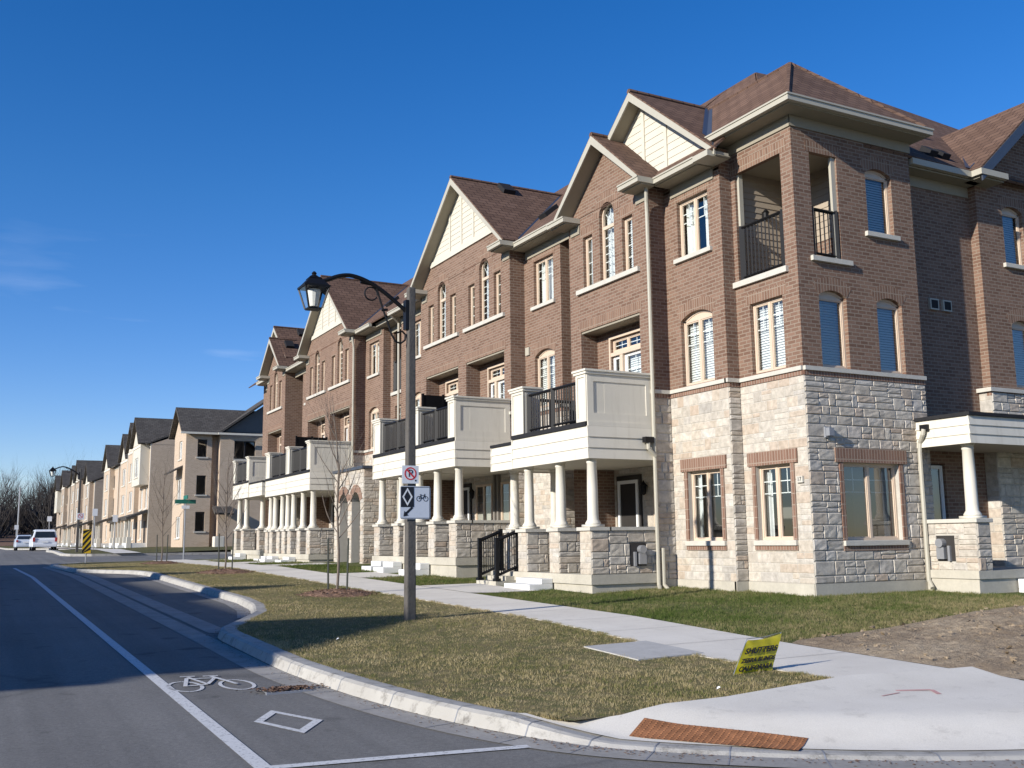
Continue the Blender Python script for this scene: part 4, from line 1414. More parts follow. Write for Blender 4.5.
def porch(H, y0, y1, cols, piers, rails, panel_y, ledge=None, screen=None, door_ys=(), steps=(), white=(), niche=None, panel_far=None, cap_back=None):
    """a raised stone porch with columns that carries a panelled balcony"""
    L = H.L
    P = node('porch', H.o)
    X0, X1 = PORCHX, XG
    yA, yB = (y0, y1) if ledge is None else (min(y0, ledge[0]), max(y1, ledge[1]))
    m = MB()
    m.wbox(X0 - 0.02, X1, yA - 0.02, yB + 0.02, -0.91 + L, -0.714 + L)
    m.wbox(X1 + 0.001, XPW, y0 + 0.03, y1 - 0.03, -0.91 + L, -0.716 + L)
    m.wbox(X0 + 0.02, X1, yA + 0.02, yB - 0.02, -1.9 + L, -0.912 + L)
    m.build('porch_slab', 'foundation concrete', P)
    # every pedestal: mortar core, stone faces and a rough cap
    top, base = 0.17 + L, -0.712 + L
    def pedestal(xa, xb, ya, yb, faces='xy', hole=(), xc=0.05):
        core, st, cap = MB(), MB(), MB()
        core.wbox(xa, xb, ya, yb, base, top)
        if 'x' in faces: stones(st, FX(xa), ya, yb, base, top, (), H.nxt(), 0.008, wmin=0.2, wmax=0.45)
        if 'y' in faces: stones(st, FY(ya), xa, xb, base, top, hole, H.nxt())
        cap.wbox(xa - xc, xb + 0.05, ya - 0.05, yb + 0.05, top + 0.002, top + 0.072)
        st.build_with('stone_pedestal', ('ashlar stone', 'mortar', 'limestone'), (core, cap), P)
    back = {y: 0.4 for y in cols if ledge and not (y0 - 0.1 < y < y1 + 0.1)}
    for y in cols[1:]: pedestal(X0 + back.get(y, 0), X0 + 0.55 + back.get(y, 0), y - 0.2, y + 0.2)
    ya = cols[0] - 0.2
    b0 = back.get(cols[0], 0)
    pedestal(X0 + b0, X0 + 0.42 + b0, ya, ya + 0.42)
    hole = [(niche[0], niche[1], niche[2] + L, niche[3] + L)] if niche else []
    pedestal(X0 + 0.425 + b0, X1 - 0.06, ya, ya + 0.2, 'y', hole, -0.01)
    ye = yB - 0.3
    pedestal(X0 + 0.62 + max([0] + list(back.values())), X1 - 0.06, ye, ye + 0.2, 'y', (), -0.01)
    for y in cols: column(P, X0 + 0.19 + back.get(y, 0), y, 0.245 + L, 1.66 + L)
    if cap_back:
        for y in cap_back: column(P, X1 - 0.3, y, 0.245 + L, 1.66 + L, 0.10)
    # fascia of three lapped boards, floor and ceiling
    f = MB()
    fa, fb = 1.64 + L, 2.31 + L
    lap(f, FX(X0), y0, y1, fa, fb, 3)
    lap(f, FY(y0), X0 - 0.03, X1, fa, fb, 3)
    lap(f, lambda u, v, d: (u, y1 + d, v), X0 - 0.03, X1, fa, fb, 3)
    if ledge:
        la, lb = ledge
        lap(f, FX(X0 + 0.03), la, lb, fa, fb - 0.1, 3)
        if la < y0: lap(f, FY(la), X0, X1, fa, fb - 0.1, 3)
        else: lap(f, lambda u, v, d: (u, lb + d, v), X0, X1, fa, fb - 0.1, 3)
    f.box(FY(y0), X0 - 0.002, X1, 2.312 + L, 2.404 + L, -0.036, 0.004)
    f.build('fascia', 'cream board', P)
    s_ = MB()
    s_.wbox(X0 + 0.03, X1, yA + 0.03, yB - 0.03, 1.66 + L, 1.70 + L)
    s_.wbox(X1 + 0.001, XPW, y0 + 0.03, y1 - 0.03, 1.662 + L, 1.702 + L)
    s_.build('porch_ceiling', 'cream siding', P)
    fl = MB()
    fl.wbox(X0 - 0.045, X1, y0 + 0.04, y1 - 0.02, 2.312 + L, 2.405 + L)
    if ledge: fl.wbox(X0 - 0.01, X1, ledge[0] - 0.03, ledge[1] + 0.03, 2.212 + L, 2.28 + L)
    fl.build('balcony_floor', 'black roofing', P)
    # parapet: panelled side and piers with caps
    zt = 3.40 + L
    zb = 2.406 + L
    def capped(name, xa, xb, ya, yb, M, u0, u1, w, d, xo=0.0):
        pp = MB()
        pp.wbox(xa, xb, ya, yb, zb, zt)
        pp.wbox(xa - 0.05 + xo, xb + 0.05 - xo, ya - 0.05, yb + 0.05, zt + 0.002, zt + 0.055)
        pp.wbox(xa - 0.075 + xo, xb + 0.075 - xo, ya - 0.075, yb + 0.075, zt + 0.057, zt + 0.10)
        for a, b, c, e in ((u0, u1, zb, zb + w * 1.2), (u0, u1, zt - w, zt), (u0, u0 + w, zb + w * 1.2, zt - w), (u1 - w, u1, zb + w * 1.2, zt - w)):
            pp.box(M, a, b, c, e, -0.02, d)
        pp.build(name, 'cream board', P)
    yp = panel_y
    capped('parapet_panel', X0 + 0.43, X1 - 0.002, yp + 0.033, yp + 0.15, FY(yp + 0.033), X0 + 0.0, X1 - 0.03, 0.15, 0.018, 0.08)
    for a, b in piers:
        capped('parapet_pier', X0, X0 + 0.43, a + (0.036 if abs(a - yp) < 0.01 else 0), b, FX(X0), a + (0.036 if abs(a - yp) < 0.01 else 0), b, 0.06, 0.022)
    if panel_far:
        capped('parapet_panel', X0 + 0.43, X1 - 0.002, panel_far - 0.14, panel_far, FY(panel_far - 0.14), X0 + 0.45, X1 - 0.03, 0.15, 0.02, 0.08)
    for a, b in rails: railing(P, (X0 + 0.1, a), (X0 + 0.1, b), zb, 3.28 + L)
    if ledge is not None and panel_far is None:
        far = max(b for a, b in piers)
        railing(P, (X0 + 0.45, far - 0.1), (X1 - 0.02, far - 0.1), zb, 3.28 + L)
    if screen:
        sm = MB()
        sm.wbox(11.55, X1 - 0.02, screen - 0.02, screen + 0.02, zb + 0.1, 4.22)
        for x in (11.55, 12.2, 12.8): sm.wbox(x - 0.03, x + 0.03, screen - 0.032, screen + 0.032, zb, 4.26)
        sm.build('privacy_screen', 'black cloth', P)
    # white precast steps
    for yc, w in white:
        w_ = MB()
        zg = ZS(10.8, yc)
        k = 2
        h = (-0.714 + L - zg) / (k + 1)
        for i in range(k):
            w_.wbox(X0 - 0.3 * (k - i), X0 - 0.022, yc - w / 2, yc + w / 2, zg - 0.1 if i == 0 else zg + h * i + 0.002, zg + h * (i + 1))
        w_.build('precast_step', 'white precast', P, bevel=0.01)
    for yc, w in steps:
        w_ = MB()
        zg = ZS(10, yc)
        k = 3
        h = (-0.714 + L - zg) / (k)
        xs_ = X0 + 0.28
        for i in range(k):
            w_.wbox(xs_ - 0.26 * (k - i), xs_ - 0.002, yc - w / 2, yc + w / 2, zg - 0.1 if i == 0 else zg + h * i + 0.002, zg + h * (i + 1) - (0.004 if i == k - 1 else 0))
        w_.build('concrete_stairs', 'foundation concrete', P)
        for sy in (yc - w / 2 + 0.06, yc + w / 2 - 0.06):
            r = MB()
            xa, xb = xs_ - 0.26 * k + 0.06, xs_ - 0.16
            za, zb2 = zg + h, -0.714 + L
            for x, z in ((xa, za), (xb, zb2)):
                r.wbox(x - 0.04, x + 0.04, sy - 0.04, sy + 0.04, z, z + 0.98)
                r.wbox(x - 0.07, x + 0.07, sy - 0.07, sy + 0.07, z, z + 0.06)
            r.bar((xa, sy, za + 0.92), (xb, sy, zb2 + 0.92), 0.06)
            r.bar((xa, sy, za + 0.12), (xb, sy, zb2 + 0.12), 0.045)
            for i in range(1, 10):
                t = i / 10
                r.bar((xa + (xb - xa) * t, sy, za + (zb2 - za) * t + 0.12), (xa + (xb - xa) * t, sy, za + (zb2 - za) * t + 0.92), 0.02)
            r.build('stair_railing', 'black metal', P)
    # entrance doors and porch lights on the wall behind
    for yc in door_ys:
        M = FX(XPW)
        d = MB()
        d.box(M, yc - 0.5, yc + 0.5, -0.71 + L, 1.5 + L, -0.02, 0.05)
        do = d.build('front_door', 'dark door', P)
        w_ = MB()
        for a, b, c, e in ((yc - 0.42, yc - 0.34, -0.69, 1.38), (yc + 0.34, yc + 0.42, -0.69, 1.38), (yc - 0.338, yc + 0.338, 1.30, 1.38), (yc - 0.338, yc + 0.338, -0.69, -0.4)):
            w_.box(M, a, b, c + L, e + L, 0.052, 0.085)
        w_.box(M, yc - 0.338, yc + 0.338, 0.2 + L, 0.24 + L, 0.052, 0.08)
        w_.build('storm_door', 'white frame', P)
        l = MB()
        l.lathe((XPW - 0.12, yc - 0.72, 1.0 + L), [(0.02, 0), (0.06, 0.03), (0.08, 0.2), (0.1, 0.21), (0.03, 0.3), (0.01, 0.34)], 8)
        l.build('wall_lamp', 'black metal', P)
    return P

# ---- corner house: tower, window bay and single gable
H1 = House('corner brown brick house with a third-floor corner balcony and the meter niche', (13.6, 15.8, -1.3), 0.0)
M = FX(XT)
H1.seg(M, 13.96, 15.74, 8.0, [(14.41, 15.34, 3.19, 4.61), (14.28, 15.62, 5.14, 7.42, 0)], [(14.42, 15.38, -0.06, 1.37)])
H1.win(M, 14.41, 15.34, 3.19, 4.61, cover='blind', sill=False)
soldier(H1.sold, M, 14.3, 15.45, 4.612, 4.83)
H1.win(M, 14.42, 15.38, -0.06, 1.37, cover='slim')
soldier(H1.sold, M, 14.1, 15.74, 7.422, 7.66)
H1.band.box(M, 14.2, 15.76, 5.02, 5.135, -0.1, 0.07)
# numerals beside the window
pl = MB()
pl.box(M, 14.08, 14.24, 0.99, 1.11, 0.0, 0.055)
plo = pl.build('number_plate', 'limestone', H1.o)
M = FY(13.96)
sideH = [(14.10, 14.82, 3.17, 4.68, 0.12), (15.64, 16.34, 3.17, 4.68, 0.12), (15.55, 16.28, 6.0, 7.36, 0.12), (14.05, 14.77, 5.32, 7.42)]
H1.seg(M, 13.6, 16.85, 8.0, sideH, [(14.45, 15.93, -0.08, 1.37)])
for a, b, c, d, e in sideH[:3]:
    H1.win(M, a, b, c, d, rise=e, tymp=True, kind='single', grid=None, cover='blind', sill=(c > 5))
    arch_ring(H1.sold, M, a, b, d - e, e, 0.26)
H1.band.box(M, 13.95, 15.0, 5.22, 5.315, -0.09, 0.07)
soldier(H1.sold, M, 13.95, 14.87, 7.422, 7.64)
H1.win(M, 14.45, 15.93, -0.08, 1.37, cover='slim')
for x, z in ((14.08, 1.92),):
    l = MB()
    l.box(M, x - 0.07, x + 0.07, z - 0.1, z + 0.1, 0.0, 0.06)
    l.box(M, x - 0.06, x + 0.06, z - 0.07, z + 0.08, 0.06, 0.15)
    l.build('wall_lamp', 'meter grey', H1.o)
# the balcony room in the tower
bm_ = Parts()
bm_.wbox(13.62, 15.25, 13.98, 15.72, 5.02, 5.08)
bm_.wbox(13.62, 15.25, 13.98, 15.72, 7.5, 7.56)
bm_.build('balcony_floor', 'khaki soffit', H1.o)
lp = MB()
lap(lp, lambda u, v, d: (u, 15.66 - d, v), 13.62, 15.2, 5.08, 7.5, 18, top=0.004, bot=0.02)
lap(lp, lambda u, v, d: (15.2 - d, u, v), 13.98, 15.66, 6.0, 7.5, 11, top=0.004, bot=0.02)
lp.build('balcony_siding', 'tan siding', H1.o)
H1.brick.wbox(15.2, 15.24, 13.98, 15.70, 5.08, 6.0)
cb = Parts()
cb.wbox(13.66, 13.76, 15.56, 15.64, 5.08, 7.5)
cb.wbox(14.66, 14.78, 14.0, 14.06, 5.3, 7.5)
cb.build('balcony_trim', 'khaki trim', H1.o)
railing(H1.o, (13.66, 14.32), (13.66, 15.59), 5.14, 6.26, mid=False)
railing(H1.o, (14.07, 14.02), (14.75, 14.02), 5.32, 6.28)
l = MB()
l.lathe((14.35, 15.56, 6.55), [(0.02, 0), (0.05, 0.02), (0.06, 0.14), (0.08, 0.15), (0.02, 0.22)], 8)
l.wbox(14.31, 14.39, 15.58, 15.64, 6.6, 6.72)
l.build('wall_lamp', 'black metal', H1.o)
# window bay
M = FX(XB)
H1.seg(M, 15.74, 17.65, 7.6, [(16.145, 17.195, 5.98, 7.24), (16.145, 17.195, 3.18, 4.74, 0.15)], [(16.08, 17.14, -0.06, 1.37)])
H1.bay_fit(M, 16.67, ('half', 'half'))
H1.win(M, 16.08, 17.14, -0.06, 1.37, cover='slim')
H1.side(15.74, XB, XT, -0.85, 8.0)
H1.eave(XB, 15.9, 17.4, 7.77)
# single brick gable
M = FX(XG)
op = H1.triple(M, 19.28)
H1.seg(M, 17.65, 20.97, 7.7, [o for o in op] , (), stone=False, band=False, vband=4.94) if False else None
L = 0
def gable_front(H, y0, y1, centres, vtop=7.9):
    """the brick plane of a gable with its triple windows and second-floor loggias"""
    M, L = FX(XG), H.L
    hol = []
    for c in centres: hol += H.triple(M, c)
    holL = [(h[0], h[1], h[2] + L, h[3] + L, *h[4:]) for h in hol]
    wall(H.brick, M, y0, y1, 4.94 + L, vtop + L, holL, 0.1)
    rec = [(c - 1.22, c + 1.22, 2.42 + L, 4.94 + L) for c in centres]
    wall(H.brick, M, y0, y1, 2.42 + L, 4.94 + L, rec, 0.46)
    for c in centres:
        H.soff.wbox(XG + 0.02, XG + 0.455, c - 1.215, c + 1.215, 4.89 + L, 4.93 + L)
        soldier(H.sold, M, c - 1.3, c + 1.3, 4.942 + L, 5.19 + L)
        H.triple_fit(M, c, (['curtain', 'blind'][H.nxt() % 2], ['blind', 'half', 'half'][H.seed % 3], ['curtain', 'blind'][H.nxt() % 2]))
        H.balcony_recess(M, c - 1.22, c + 1.22)
    W = FX(XPW)
    pst = MB()
    stones(pst, W, y0, y1, -0.72 + L, 1.66 + L, [(c - 0.55, c + 0.55, -1 + L, 1.55 + L) for c in H.doors] + [(c - 0.62, c + 0.62, -0.2 + L, 1.5 + L) for c in H.pwins], H.nxt())
    pst.build('porch_wall', 'ashlar stone', H.o)
    for c in H.pwins:
        window(H.o, lambda u, v, d: W(u, v, d + 0.14), c - 0.55, c + 0.55, -0.05 + L, 1.42 + L, seed=H.nxt(), cover='half', grid='top')
    wall(H.mort, W, y0 + 0.01, y1 - 0.01, -0.8 + L, 2.4 + L)
    # the wall's two ends and the header above the porch ceiling
    for y in (y0, y1):
        if y == y0 and y in H.ends: H.mort.quad((XB, y, -0.72 + L), (XPW, y, -0.72 + L), (XPW, y, 2.42 + L), (XB, y, 2.42 + L))
    H.mort.quad(M(y0, 1.7 + L, 0), M(y1, 1.7 + L, 0), M(y1, 2.42 + L, 0), M(y0, 2.42 + L, 0))
H1.doors, H1.pwins = (20.3,), (18.75,)
gable_front(H1, 17.65, 20.97, (19.28,))
H1.side(17.65, XG, XB, -0.85, 7.7)
H1.brick.quad((XG, 20.97, -1), (XR, 20.97, -1), (XR, 20.97, 7.6), (XG, 20.97, 7.6))
H1.gable(12.45, XG, 19.25, 9.38, 1.90, 0.86, 'brick', 7.9, Xback=13.7, hw=1.66)
H1.returns(12.45, XG, 19.25, 1.90, 7.77)
H1.gable(12.9, XB, 18.3, 10.16, 2.93, 0.82, 'siding', 8.16, halfL=2.3)
H1.brick.quad((XB, 15.74, 7.55), (XB, 21.0, 7.55), (XB, 21.0, 8.0), (XB, 15.74, 8.0))
H1.trim.wbox(12.75, 13.3, 15.42, 15.9, 7.64, 7.76)
# side street front: recess and second block
H1.brick.quad(*[FXb(16.85)(u, v, 0) for u, v in ((13.96, -1.6), (14.4, -1.6), (14.4, 8.0), (13.96, 8.0))])
M = FY(14.4)
wall(H1.brick, M, 16.85, 19.2, -0.8, 7.6, [(17.0, 17.8, -0.66, 1.45)], 0.12)
for z in (4.83,):
    for x in (17.8, 18.2):
        v_ = MB()
        v_.box(M, x - 0.13, x + 0.13, z - 0.12, z + 0.12, 0, 0.06)
        v_.build('wall_vent', 'khaki trim', H1.o)
        v_ = MB()
        v_.box(M, x - 0.1, x + 0.1, z - 0.09, z + 0.09, 0.05, 0.063)
        v_.build('vent_louvre', 'black roofing', H1.o)
window(H1.o, M, 17.02, 17.78, -0.62, 1.42, r=0.06, kind='single', grid=None, cover=None, sill=False, frame='white frame', name='side_door')
pn = MB()
pn.box(M, 18.4, 18.72, 0.42, 0.86, 0.0, 0.012)
pno = pn.build('door_notice', 'paper white', H1.o)
pn = MB()
pn.box(M, 18.44, 18.58, 0.5, 0.62, 0.012, 0.016)
pn.box(M, 18.44, 18.68, 0.72, 0.76, 0.012, 0.016)
pn.build('notice_print', 'meter grey', pno)
MS = FX(19.2)
H1.brick.quad(MS(14.2, 3.07, 0), MS(14.4, 3.07, 0), MS(14.4, 7.6, 0), MS(14.2, 7.6, 0))
MS2 = FX(19.05)
H1.mort.quad(MS2(14.1, -0.85, 0), MS2(14.4, -0.85, 0), MS2(14.4, 3.0, 0), MS2(14.1, 3.0, 0))
stones(H1.stone, MS2, 14.1, 14.4, -0.85, 3.0, (), 501)
M = FY(14.2)
wall(H1.brick, M, 19.2, 23.6, 3.07, 7.6, [(20.05, 20.75, 5.95, 7.3, 0.12), (20.05, 20.75, 3.17, 4.68, 0.12), (21.7, 22.4, 3.17, 4.68, 0.12), (21.7, 22.4, 5.95, 7.3, 0.12)])
for x in (20.05, 21.7):
    for v in (5.95, 3.17):
        H1.win(M, x, x + 0.7, v, v + 1.35 if v > 5 else v + 1.51, rise=0.12, tymp=True, kind='single', grid=None, cover='blind', sill=v > 5)
        arch_ring(H1.sold, M, x, x + 0.7, (v + 1.35 if v > 5 else v + 1.51) - 0.12, 0.12, 0.26)
M2_ = FY(14.1)
H1.mort.quad(*[M2_(u, v, 0) for u, v in ((19.05, -0.85), (23.6, -0.85), (23.6, 3.0), (19.05, 3.0))])
stones(H1.stone, M2_, 19.05, 23.6, -0.85, 3.0, (), 502)
H1.band.wbox(18.97, 23.6, 14.04, 14.25, 3.005, 3.09)
H1.band.wbox(18.97, 19.21, 14.25, 14.4, 3.005, 3.09)
H1.red.wbox(19.04, 23.6, 14.095, 14.2, 2.92, 3.003)
# the wing that carries on along the side street
M = FY(14.6)
wh = [(x, x + 0.9, v, v + 1.4) for x in (25.2, 27.8, 30.4) for v in (5.9, 3.2, -0.05)]
wall(H1.brick, M, 23.6, 33.0, -1.4, 7.9, wh, 0.1)
for h in wh: window(H1.o, M, *h, seed=H1.nxt(), cover='blind', detail=False)
H1.brick.quad((23.6, 14.2, -1.4), (23.6, 14.6, -1.4), (23.6, 14.6, 7.9), (23.6, 14.2, 7.9))
H1.brick.quad((33.0, 14.6, -1.4), (33.0, 21.0, -1.4), (33.0, 21.0, 8.2), (33.0, 14.6, 8.2))
H1.brick.quad((23.6, 21.0, -1.4), (33.0, 21.0, -1.4), (33.0, 21.0, 8.2), (23.6, 21.0, 11.4))
H1.trim.wbox(23.9, 33.4, 14.05, 14.16, 7.64, 7.77)
# eaves of the recess and the second block's gable
H1.trim.wbox(16.95, 18.80, 13.93, 14.04, 7.66, 7.79)
H1.soff.wbox(16.86, 19.2, 14.04, 14.4, 7.62, 7.65)
H1.soff.wbox(16.86, 19.19, 14.375, 14.396, 7.38, 7.618)
H1.trim.wbox(18.77, 19.65, 13.68, 13.79, 7.66, 7.79)
H1.trim.wbox(18.77, 18.85, 13.79, 14.1, 7.66, 7.79)
H1.soff.wbox(18.85, 19.63, 13.79, 14.2, 7.62, 7.65)
ax_, az_, sl_ = 21.35, 9.98, 0.87
for sg in (-1, 1):
    hx = 2.52
    H1.shing.slab([(ax_ + sg * hx, 13.72, az_ - sl_ * hx), (ax_, 13.72, az_), (ax_, 17.5, az_), (ax_ + sg * hx, 17.5, az_ - sl_ * hx)], 0.045, 0.045)
    H1.flash.add([(x, y, z + h) for y in (13.70, 13.74) for x, z in ((ax_, az_), (ax_ + sg * hx, az_ - sl_ * hx)) for h in (-0.26, 0.01)],
                [(0, 1, 3, 2), (4, 6, 7, 5), (0, 4, 5, 1), (2, 3, 7, 6), (0, 2, 6, 4), (1, 5, 7, 3)])
H1.brick.add([(19.2, 14.2, 7.6), (23.5, 14.2, 7.6), (23.5, 14.2, 8.0), (21.35, 14.2, 9.85), (19.2, 14.2, 8.0)], [(0, 1, 2, 3, 4)])
a, b = Vector((18.9, 14.05, 7.92)), Vector((21.25, 15.95, 9.6))
H1.flash.add([tuple(a), tuple(b), tuple(b + Vector((0.16, 0, .14))), tuple(a + Vector((0.16, 0, .14)))], [(0, 1, 2, 3)])
H1.flash.add([tuple(a), tuple(b), tuple(b + Vector((-.16, 0, .0))), tuple(a + Vector((-.16, 0, .0)))], [(0, 1, 2, 3)])
# tower roof
ev = 8.24
pk, pk2 = (15.2, 15.5, 10.1), (15.16, 18.2, 10.1)
c1, c2, c3 = (13.2, 13.56, ev), (16.92, 13.56, ev), (13.2, 15.96, ev)
H1.shing.slab([c1, c3, pk2, pk], 0.05, 0.05)
H1.shing.slab([c1, c2, pk], 0.05, 0.05)
H1.shing.slab([c2, (16.92, 17.4, ev), pk2, pk], 0.05, 0.05)
H1.trim.wbox(13.09, 13.2, 13.45, 15.92, ev - 0.13, ev)
H1.trim.wbox(13.07, 13.1, 13.43, 15.92, ev - 0.03, ev + 0.004)
H1.trim.wbox(13.2, 17.03, 13.45, 13.56, ev - 0.13, ev)
H1.trim.wbox(13.1, 17.05, 13.43, 13.455, ev - 0.03, ev + 0.004)
H1.trim.wbox(16.92, 17.03, 13.56, 15, ev - 0.13, ev)
H1.soff.wbox(13.2, 16.92, 13.56, 15.92, ev - 0.16, ev - 0.12)
H1.soff.wbox(13.57, 13.596, 13.934, 15.9, ev - 0.38, ev - 0.162)
H1.soff.wbox(13.57, 16.88, 13.93, 13.956, ev - 0.38, ev - 0.162)
H1.brick.quad((13.6, 15.9, 7.5), (16.9, 15.9, 7.5), (16.9, 15.9, 8.1), (13.6, 15.9, 8.1))
for a_, b_ in ((c1, pk), (c2, pk), (pk, pk2)):
    m_ = MB()
    m_.tube([(a_[0], a_[1], a_[2] + 0.045), (b_[0], b_[1], b_[2] + 0.05)], 0.06, 6)
    m_.build('ridge_cap', 'brown shingle', H1.o)
# valley flashing between tower roof and siding gable
a, b = Vector((13.2, 15.96, ev + 0.075)), Vector((15.16, 18.2, 10.175))
H1.flash.add([tuple(a), tuple(b), tuple(b + Vector((0, -.12, 0))), tuple(a + Vector((0, -.16, 0)))], [(0, 1, 2, 3)])
H1.flash.add([tuple(a), tuple(b), tuple(b + Vector((0, .14, .12))), tuple(a + Vector((0, .14, .12)))], [(0, 1, 2, 3)])
# main roof with its hip towards the side street
zr = 12.44
P1, P2, P3 = (18.2, 19.85, zr), (21.7, 19.6, zr), (33.8, 14.2, 7.78)
H1.shing.slab([(12.86, 15.4, 7.745), (14.2, 15.4, 8.925), P1, (18.2, 21.1, zr), (12.86, 21.1, 7.745)], 0.05, 0.05)
H1.shing.slab([(14.2, 15.4, 8.94), (15.6, 13.95, 7.78), P3, P2, P1], 0.05, 0.05)
H1.shing.slab([P2, P3, (33.8, 21.1, 7.78), (21.7, 21.1, zr)], 0.05, 0.05)
H1.shing.slab([P1, P2, (21.7, 21.1, zr), (18.2, 21.1, zr)], 0.05, 0.05)
v_ = MB()
v_.tube([(19.6, 15.9, 9.2), (19.6, 15.9, 9.8)], 0.05, 8)
v_.build('vent_pipe', 'khaki trim', H1.o)
for x in (18.1, 18.5):
    roof_vent(H1, (x, 14.5, 8.22), 0, 0.81, 0.12)
H1.body(14.5, 20.97, 14.5 if False else 15.3)
porch(H1, 17.65, 20.97, [17.85, 19.13, 20.55, 22.0], [(17.65, 18.08), (20.4, 20.97)], [(18.12, 20.36)], 17.65, ledge=(20.97, 22.1),
      door_ys=(20.3,), steps=((21.42, 1.0),), white=((19.75, 1.15),), niche=(12.12, 12.52, -0.56, -0.08), cap_back=(21.4,))
# meter on a dark plate that paints a shaded niche in the porch wall
def meter(P, M, u, v):
    n_ = MB()
    n_.box(M, u - 0.2, u + 0.2, v - 0.24, v + 0.24, -0.02, 0.012)
    no = n_.build('niche_shade_plate', 'dark door', P)  # nearly flush plate; its dark colour stands in for the recess's shade
    n_ = MB()
    n_.box(M, u - 0.02, u + 0.15, v - 0.2, v + 0.02, 0.012, 0.1)
    c = M(u + 0.06, v + 0.1, 0.06)
    for k in range(2):
        pts = [(u + 0.06 + 0.085 * cos(2 * pi * i / 14), v + 0.1 + 0.085 * sin(2 * pi * i / 14)) for i in range(14)]
    n_.prism(M, pts, 0.012, 0.13)
    n_.box(M, u - 0.12, u - 0.07, v - 0.24, v + 0.05, 0.012, 0.06)
    n_.build('electric_meter', 'galvanised steel', no)
meter(H1.o, FY(17.65), 12.32, -0.32)
downspout(H1.o, [(12.72, 17.5, 7.66), (12.72, 17.5, 7.52), (12.76, 17.56, 7.3), (12.78, 17.58, 7.1), (12.78, 17.58, -0.95), (12.68, 17.4, -1.05)])
downspout(H1.o, [(12.9, 17.56, -0.2), (12.9, 17.56, -0.95), (12.86, 17.36, -1.05)])
cs = MB()
cs.wbox(12.5, 12.72, 17.5, 17.62, 2.0, 2.12)
cs.build('scupper', 'black metal', H1.o)
downspout(H1.o, [(12.6, 17.55, 2.0), (12.6, 17.55, 1.88), (12.78, 17.55, 1.72)])

# ---- the small porch on the side street
SP = node('side_porch', H1.o)
X0, Y0 = 16.5, 12.78
m = MB()
m.wbox(X0 - 0.02, 24, Y0 - 0.02, 14.4, -0.81, -0.66)
m.wbox(X0 + 0.01, 24, Y0 + 0.01, 14.4, -1.6, -0.812)
m.build('porch_slab', 'foundation concrete', SP)
core, st, cap = MB(), MB(), MB()
core.wbox(X0 + 0.03, X0 + 0.4, Y0, 13.95, -0.66, 0.22)
stones(st, FX(X0 + 0.03), Y0, 13.95, -0.66, 0.22, [(13.28, 13.68, -0.52, 0.02)], 77, 0.012)
stones(st, FY(Y0), X0 + 0.03, X0 + 0.4, -0.66, 0.22, (), 78)
cap.wbox(X0 - 0.02, X0 + 0.45, Y0 - 0.05, 13.95, 0.222, 0.30)
core.build('pedestal_core', 'mortar', SP)
st.build('stone_pedestal', 'ashlar stone', SP)
cap.build('stone_cap', 'limestone', SP, bevel=0.012)
column(SP, X0 + 0.24, Y0 + 0.22, 0.30, 1.71, 0.115)
column(SP, X0 + 4.2, Y0 + 0.22, 0.30, 1.71, 0.115)
meter(SP, FX(X0 + 0.03), 13.48, -0.25)
f = MB()
lap(f, FX(X0), Y0 - 0.05, 13.955, 1.70, 2.22, 3)
lap(f, FY(Y0 - 0.05), X0 - 0.03, 24, 1.70, 2.22, 3)
f.build('fascia', 'cream board', SP)
m = MB()
m.wbox(X0 - 0.05, 24, Y0 - 0.1, 14.39, 2.222, 2.29)
m.build('flat_roof', 'black roofing', SP)
m = MB()
m.wbox(X0 + 0.02, 24, Y0, 14.39, 1.71, 1.75)
m.build('porch_ceiling', 'tan siding', SP)
for k in range(2):
    w_ = MB()
    w_.wbox(17.55, 19.2, Y0 - 0.32 * (2 - k), Y0 - 0.022, -1.4 if k == 0 else -1.008, -1.01 if k == 0 else -0.83)
    w_.build('precast_step', 'white precast', SP, bevel=0.01)
sc = MB()
sc.wbox(X0 - 0.09, X0 - 0.03, 13.62, 13.8, 2.02, 2.14)
sc.build('scupper', 'black metal', SP)
downspout(SP, [(X0 - 0.09, 13.70, 2.05), (X0 - 0.1, 13.72, 1.95), (X0 - 0.03, 13.86, 1.8), (X0 - 0.03, 13.88, 1.6), (X0 - 0.03, 13.88, -0.85), (X0 - 0.1, 13.75, -1.0)])
H1.finish()
# white figures on the plate
def words(parent, body, size, M4, mat, name='lettering'):
    cu = bpy.data.curves.new(name, 'FONT')
    cu.body = body
    cu.size = size
    cu.align_x = 'CENTER'
    cu.align_y = 'CENTER'
    cu.extrude = 0.002
    cu.offset = size * 0.028 if size < 0.1 else 0.0
    cu.materials.append(MATS[mat])
    tmp = bpy.data.objects.new(name, cu)
    COL.objects.link(tmp)
    bpy.context.view_layer.update()
    me = bpy.data.meshes.new_from_object(tmp.evaluated_get(bpy.context.evaluated_depsgraph_get()))
    bpy.data.objects.remove(tmp)
    if not me.materials: me.materials.append(MATS[mat])
    o = bpy.data.objects.new(name, me)
    COL.objects.link(o)
    o.parent = parent
    me.transform(Matrix.Translation(-rootloc(parent)) @ M4)
    return o
FACE_X = lambda x, y, z: Matrix.Translation((x, y, z)) @ Matrix(((0, 0, -1, 0), (-1, 0, 0, 0), (0, 1, 0, 0), (0, 0, 0, 1)))   # reads from the street
FACE_Y = lambda x, y, z: Matrix.Translation((x, y, z)) @ Matrix(((1, 0, 0, 0), (0, 0, -1, 0), (0, 1, 0, 0), (0, 0, 0, 1)))
words(plo, '17', 0.11, FACE_X(13.6 - 0.058, 14.16, 1.05), 'sign black')

